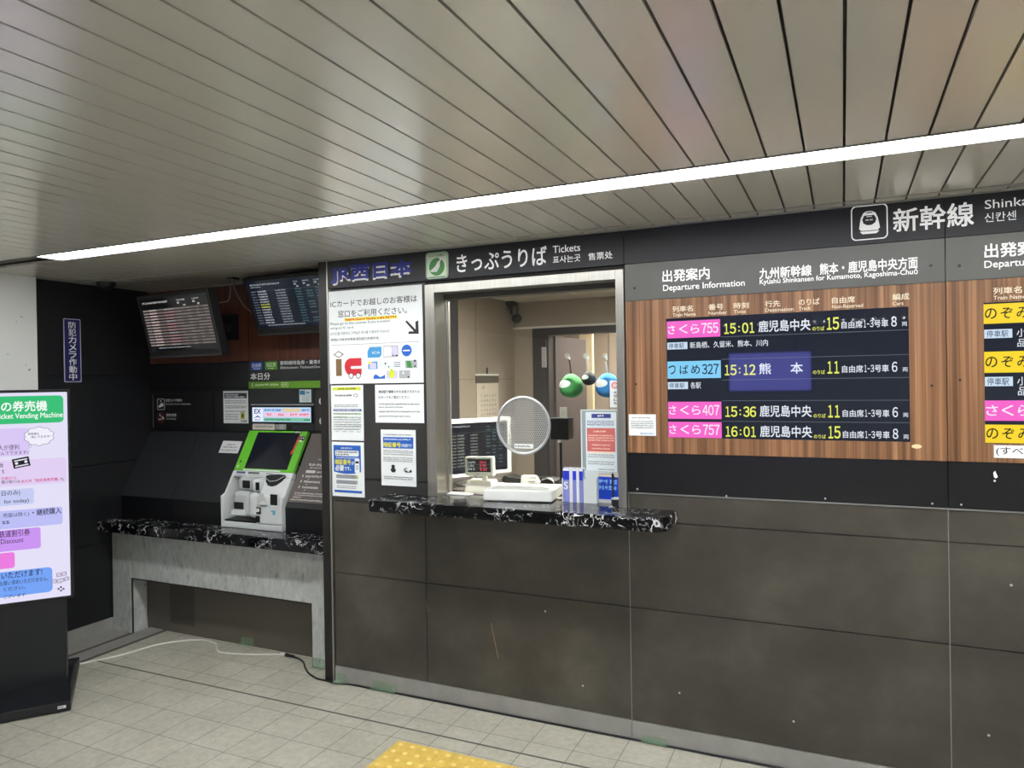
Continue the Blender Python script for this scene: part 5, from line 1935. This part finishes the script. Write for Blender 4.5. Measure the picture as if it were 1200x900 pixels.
mb.lathe(CD, [(0.055, 0.004), (0.055, 0.016), (0.047, 0.030), (0.030, 0.044), (0.006, 0.050)], 24)
part(t, 'dome', mb, smooth=True)

# ================================================================== DIGITAL SIGN
KR = Vector((0.615, 0.788, 0)).normalized()
KB = Vector((-3.5, -0.795, 0))
kn = KR.cross(Vector((0, 0, 1)))
def KF(off):
    return Frame(KB - kn * off, KR, (0, 0, 1))
KFL = Frame(KB, KR, -kn)           # plan view: x along the face, y backwards, n up
t = thing('digital_sign', 'floor-standing digital sign with a lit lavender ticket guide screen', 'digital sign', tuple(KFL.p(-0.29, 0.28, 0)))
kb_m = mat('kiosk_black', (19, 21, 25), 0.42)
mb = MB(kb_m)
b0 = [(-0.585, 0.0), (0.0, 0.0), (0.0, 0.655), (-0.585, 0.655)]
t1 = [(-0.575, 0.19), (-0.012, 0.19), (-0.012, 0.45), (-0.575, 0.45)]
mb.hexa([KFL.p(*b0[i], z) for z in (0.004, 0.052) for i in (0, 1, 3, 2)])
mb.hexa([KFL.p(*b0[i], 0.052) for i in (0, 1, 3, 2)] + [KFL.p(*t1[i], 0.082) for i in (0, 1, 3, 2)])
base = part(t, 'base', mb, bevel=0.004)
mb = MB(white_p)
mb.rect(KF(0), -0.055, -0.020, 0.020, 0.034, 0.0006)
mb.m(grey_ink); mb.scribble(KF(0), -0.052, -0.024, 0.023, 0.031, 0.0009)
part(base, 'label', mb, 'small white label')
mb = MB(kb_m)
mb.box(KF(0.30), -0.555, -0.030, 0.07, 0.53, 0.0, 0.10)
part(t, 'column', mb, bevel=0.004)
mb = MB(plastic_k)
S0, S1, SZ0, SZ1 = -0.575, -0.0035, 0.530, 1.579
mb.ring(KF(0.17), [(-0.585, 0.515), (0.0065, 0.515), (0.0065, 1.593), (-0.585, 1.593)], [(S0, SZ0), (S1, SZ0), (S1, SZ1), (S0, SZ1)], -0.09, 0.0)
mb.box(KF(0.17), -0.58, 0.002, 0.52, 1.588, -0.10, -0.01)
part(t, 'display_housing', mb, bevel=0.003)
mb = MB(emis('kiosk_page', (226, 222, 246), 1.0, 0.15))
mb.box(KF(0.17), S0, S1, SZ0, SZ1, -0.01, -0.004)
s_ = part(t, 'screen', mb)
KP = KF(0.17 + 0.0038)
def KX(x): return -0.289 + x * 0.00363
def KZ(x, y): return 1.584 - (y - 459.6) * (0.004235 + x / 80 * 0.00018)
def kbox(mb, x0, x1, y0, y1, rad, k):
    xa = S0 + .006 if x0 is None else KX(x0)
    xr = min(x1, 78)
    mb.rrect(KP, xa, KX(x1), KZ(xr, y1), KZ(xr, y0), k * 0.0003, None, rad)
def ktext(mb, s, x0, x1, y0, y1, k=4, bold=.006):
    mb.text(KP, s, KX(x0), KX(x1), KZ((x0+x1)/2, y1), KZ((x0+x1)/2, y0), k * 0.0003, bold)
mb = MB(scr((52, 190, 118)))
kbox(mb, None, 74, 464.5, 496, 0.02, 1)
mb.m(scr((244, 252, 246)))
ktext(mb, 'の券売機', 1.5, 54.5, 470.5, 482.5, 3, .02)
ktext(mb, 'Ticket Vending Machine', -6, 73, 484.5, 492.5, 3, .012)
part(s_, 'title_band', mb)
mb = MB(scr((216, 198, 244)))
kbox(mb, None, 33, 502, 534, 0.02, 1)
mb.m(scr((40, 38, 52)))
ktext(mb, '人が便利', -3, 21, 521.5, 528, 3, .002)
ktext(mb, 'んでできます)', 0, 31, 529, 534, 3, .002)
part(s_, 'purple_panel', mb)
mb = MB(scr((90, 88, 104)))
cloud = []
for i in range(80):
    a = 2*math.pi*i/80
    rad = 0.94 + 0.14 * abs(math.sin(5*a))
    cloud.append((KX(44.5 + 17 * rad * math.cos(a)), KZ(44, 512 - 10.5 * rad * math.sin(a))))
cx_, cz_ = KX(44.5), KZ(44, 512)
mb.poly(KP, cloud, 0.0009)
mb.disc(KP, KX(34), KZ(34, 523.5), 0.006, 0.0009, n=12)
mb.m(scr((240, 238, 250)))
mb.poly(KP, [(cx_ + (a - cx_) * .965, cz_ + (b_ - cz_) * .955) for a, b_ in cloud], 0.0012)
mb.disc(KP, KX(34), KZ(34, 523.5), 0.0045, 0.0012, n=12)
mb.m(scr((40, 38, 52)))
ktext(mb, '新幹線も', 31.5, 44.5, 507.5, 510.5, 5)
ktext(mb, '楽にできます!', 35, 57.5, 511, 514, 5)
part(s_, 'speech_bubble', mb)
mb = MB(scr((224, 206, 242)))
kbox(mb, None, 76.5, 537, 566.5, 0.015, 1)
mb.m(scr((30, 28, 40)))
kt = KP.sub(KX(23), KZ(23, 542.5), 0, 0.17)
mb.box(kt, -0.036, 0.036, -0.024, 0.024, 0.0006, 0.0007)
mb.m(scr((230, 230, 238)))
mb.rect(kt, -0.028, 0.028, 0.010, 0.016, 0.001); mb.rect(kt, -0.028, 0.028, -0.018, -0.012, 0.001); mb.disc(kt, -0.02, 0, 0.007, 0.001, n=10); mb.disc(kt, 0.02, 0, 0.007, 0.001, n=10)
mb.m(scr((40, 38, 52)))
ktext(mb, '版', -2, 2.5, 543, 548, 3); ktext(mb, 't', 0.8, 3.2, 550.5, 555, 3)
ktext(mb, '受け取りは', 0, 21, 563, 567, 3, .01)
ktext(mb, 'へ', 68.5, 73, 561, 564.5, 3, .01)
mb.m(scr((206, 40, 120)))
ktext(mb, '日前から', 0, 17, 559, 562.5, 3, .01)
ktext(mb, 'JR九州「指定席券売機」', 22, 67, 561.5, 566, 3, .012)
part(s_, 'lilac_panel', mb)
mb = MB(scr((196, 202, 242)))
kbox(mb, None, 37, 572.5, 591, 0.012, 1)
mb.m(scr((40, 38, 60)))
ktext(mb, '日のみ)', 0, 21, 575.5, 582, 3); ktext(mb, 'for today)', 2.5, 31, 585.5, 591, 3)
part(s_, 'pale_blue_panel', mb)
mb = MB(scr((186, 188, 244)))
kbox(mb, None, 70.5, 594.5, 615, 0.012, 1)
mb.m(scr((36, 34, 70)))
ktext(mb, '売設は除く)', 1, 31, 601, 607, 3, .004); ktext(mb, '・継続購入', 35, 69, 596.5, 604, 3, .014); ktext(mb, 'ss', 0, 8, 611, 614.5, 3)
part(s_, 'periwinkle_panel', mb)
mb = MB(scr((200, 146, 240)))
kbox(mb, None, 44, 618.5, 643, 0.012, 1)
mb.m(scr((40, 30, 60)))
ktext(mb, '鉄道割引券', -4, 31.5, 621.5, 629.5, 3, .008); ktext(mb, 'Discount', -2, 24, 631.5, 637, 3, .004)
part(s_, 'purple_discount_panel', mb)
mb = MB(scr((234, 120, 222)))
kbox(mb, None, 13.5, 647.5, 666, 0.012, 1)
part(s_, 'pink_panel', mb)
mb = MB(scr((112, 160, 244)))
kbox(mb, None, 57, 665, 694, 0.02, 1)
mb.m(scr((20, 26, 60)))
ktext(mb, 'いただけます!', -2, 45, 669.5, 677, 3, .012); ktext(mb, 'お買い求めいただけません。', -4, 52, 679, 684.5, 3); ktext(mb, 'ください。', 0, 25, 688, 692.5, 3)
part(s_, 'blue_panel', mb)
mb = MB(scr((40, 38, 60)))
ktext(mb, 'ございます', 0, 25, 697, 701, 3)
for (x_, y_, rt) in ((68, 674, .12), (62, 682, -.12), (71, 680, .2)):
    kt = KP.sub(KX(x_), KZ(x_, y_), 0, rt)
    mb.m(scr((150, 140, 176))); mb.rect(kt, -0.022, 0.022, -0.010, 0.010, 0.001)
    mb.m(scr((210, 204, 226))); mb.rect(kt, -0.018, 0.018, -0.007, 0.007, 0.0013); mb.m(scr((150, 140, 176))); mb.disc(kt, 0, 0, 0.005, 0.0016, n=10)
mb.m(scr((60, 56, 80)))
for (x_, y_) in ((64, 691), (67, 689), (70, 691), (67, 693)): mb.disc(KP, KX(x_), KZ(x_, y_), 0.005, 0.001, n=10)
part(s_, 'footer_print', mb)

# ================================================================== FLOOR THINGS
TX, TY = -1.826, -0.415
def tactile(ix, iy):
    x0, y0 = TX + ix * 0.3, TY - (iy + 1) * 0.3
    mb = MB(tactile_m)
    mb.box(WORLD, x0 + .0012, x0 + .2988, y0 + .0012, y0 + .2988, 0.0, 0.002)
    mb.m(mat('tactile_worn', (233, 206, 124), 0.5))
    for i in range(5):
        for j in range(5):
            mb.lathe(Frame((x0 + 0.03 + i * .06, y0 + 0.03 + j * .06, 0.002), (1, 0, 0), (0, 1, 0)), [(0.0115, 0), (0.0105, 0.003), (0.007, 0.005)], 10)
    mb.m(mat('tactile_speck', (96, 80, 50), 0.7))
    for _ in range(7):
        mb.disc(WORLD, x0 + R.uniform(.02, .28), y0 + R.uniform(.02, .28), R.uniform(.002, .004), 0.0022, n=6)
    return mb, x0, y0
tl = {(0, 0): 'yellow tactile floor block at the corner of the yellow paving', (1, 0): 'yellow tactile floor block next to the corner block along the wall', }
for (ix, iy), lb in tl.items():
    mb, x0, y0 = tactile(ix, iy)
    solo('tactile_block', mb, lb, 'tactile paving', (x0 + .15, y0 + .15, 0), 'yellow tactile blocks', smooth=True)

mb = MB(mat('cable_white', (226, 224, 214), 0.5))
cz = 0.0055
pts = [(-4.05, -0.42, cz), (-4.01, -0.348, cz), (-3.933, -0.204, cz), (-3.86, 0.03, cz), (-3.70, 0.165, cz), (-3.56, 0.165, cz), (-3.50, 0.125, cz), (-3.44, 0.075, cz), (-3.381, 0.064, cz), (-3.227, 0.098, cz), (-3.07, 0.165, cz), (-3.03, 0.17, cz)]
mb.tube(smooth_path(pts, 8), 0.0052, 8)
mb.tube([(-3.035, 0.168, 0.011), (-3.0, 0.168, 0.011)], 0.010, 8)
solo('power_cable', mb, 'white power cable snaking across the floor to the digital sign', 'cable', (-3.5, 0.1, 0), smooth=True)
mb = MB(plastic_k)
pts = [(-2.97, 0.168, .008), (-2.906, 0.165, .006), (-2.833, 0.130, .006), (-2.77, 0.07, .006), (-2.703, 0.018, .006), (-2.64, -0.012, .006), (-2.60, -0.026, .006), (-2.539, -0.028, .006), (-2.477, -0.034, .006), (-2.40, -0.016, .006), (-2.228, -0.016, .006), (-2.0, -0.014, .006), (-1.5, -0.014, .006), (-0.8, -0.014, .006), (0.3, -0.015, .006), (XR, -0.015, .006)]
mb.tube(smooth_path(pts, 6), 0.0050, 8)
mb.tube([(-2.998, 0.168, 0.012), (-2.935, 0.166, 0.012)], [0.011, 0.008], 8)
solo('power_cable', mb, 'black power cable running along the foot of the wall from the white plug', 'cable', (-2.5, 0, 0), smooth=True)
def tape(x0, x1, y, h, d, label, z=0.0):
    mb = MB(tape_m)
    mb.box(WORLD, x0, x1, y - 0.0016, y - 0.0006, z + 0.001, z + h)
    mb.box(WORLD, x0, x1, y - d, y - 0.0016, z + 0.0125, z + 0.0135)
    solo('tape_strip', mb, label, 'tape', ((x0 + x1) / 2, y, 0), 'green clear tape strips on the floor edge')
tape(-2.255, -2.11, -0.006, 0.045, 0.03, 'green clear tape over the black cable at the dark wall, second from the post')
tape(-2.49, -2.43, -0.006, 0.05, 0.045, 'green clear tape at the dark wall beside the corner post')
tape(-0.825, -0.715, -0.006, 0.03, 0.03, 'green clear tape at the foot of the wall under the counter end')
tape(-3.40, -3.30, 0.222, 0.05, 0.03, 'green clear tape at the foot of the recess under the ledge')
tape(-2.735, -2.645, 0.095, 0.06, 0.03, 'green clear tape at the foot of the marble leg nearest the post')
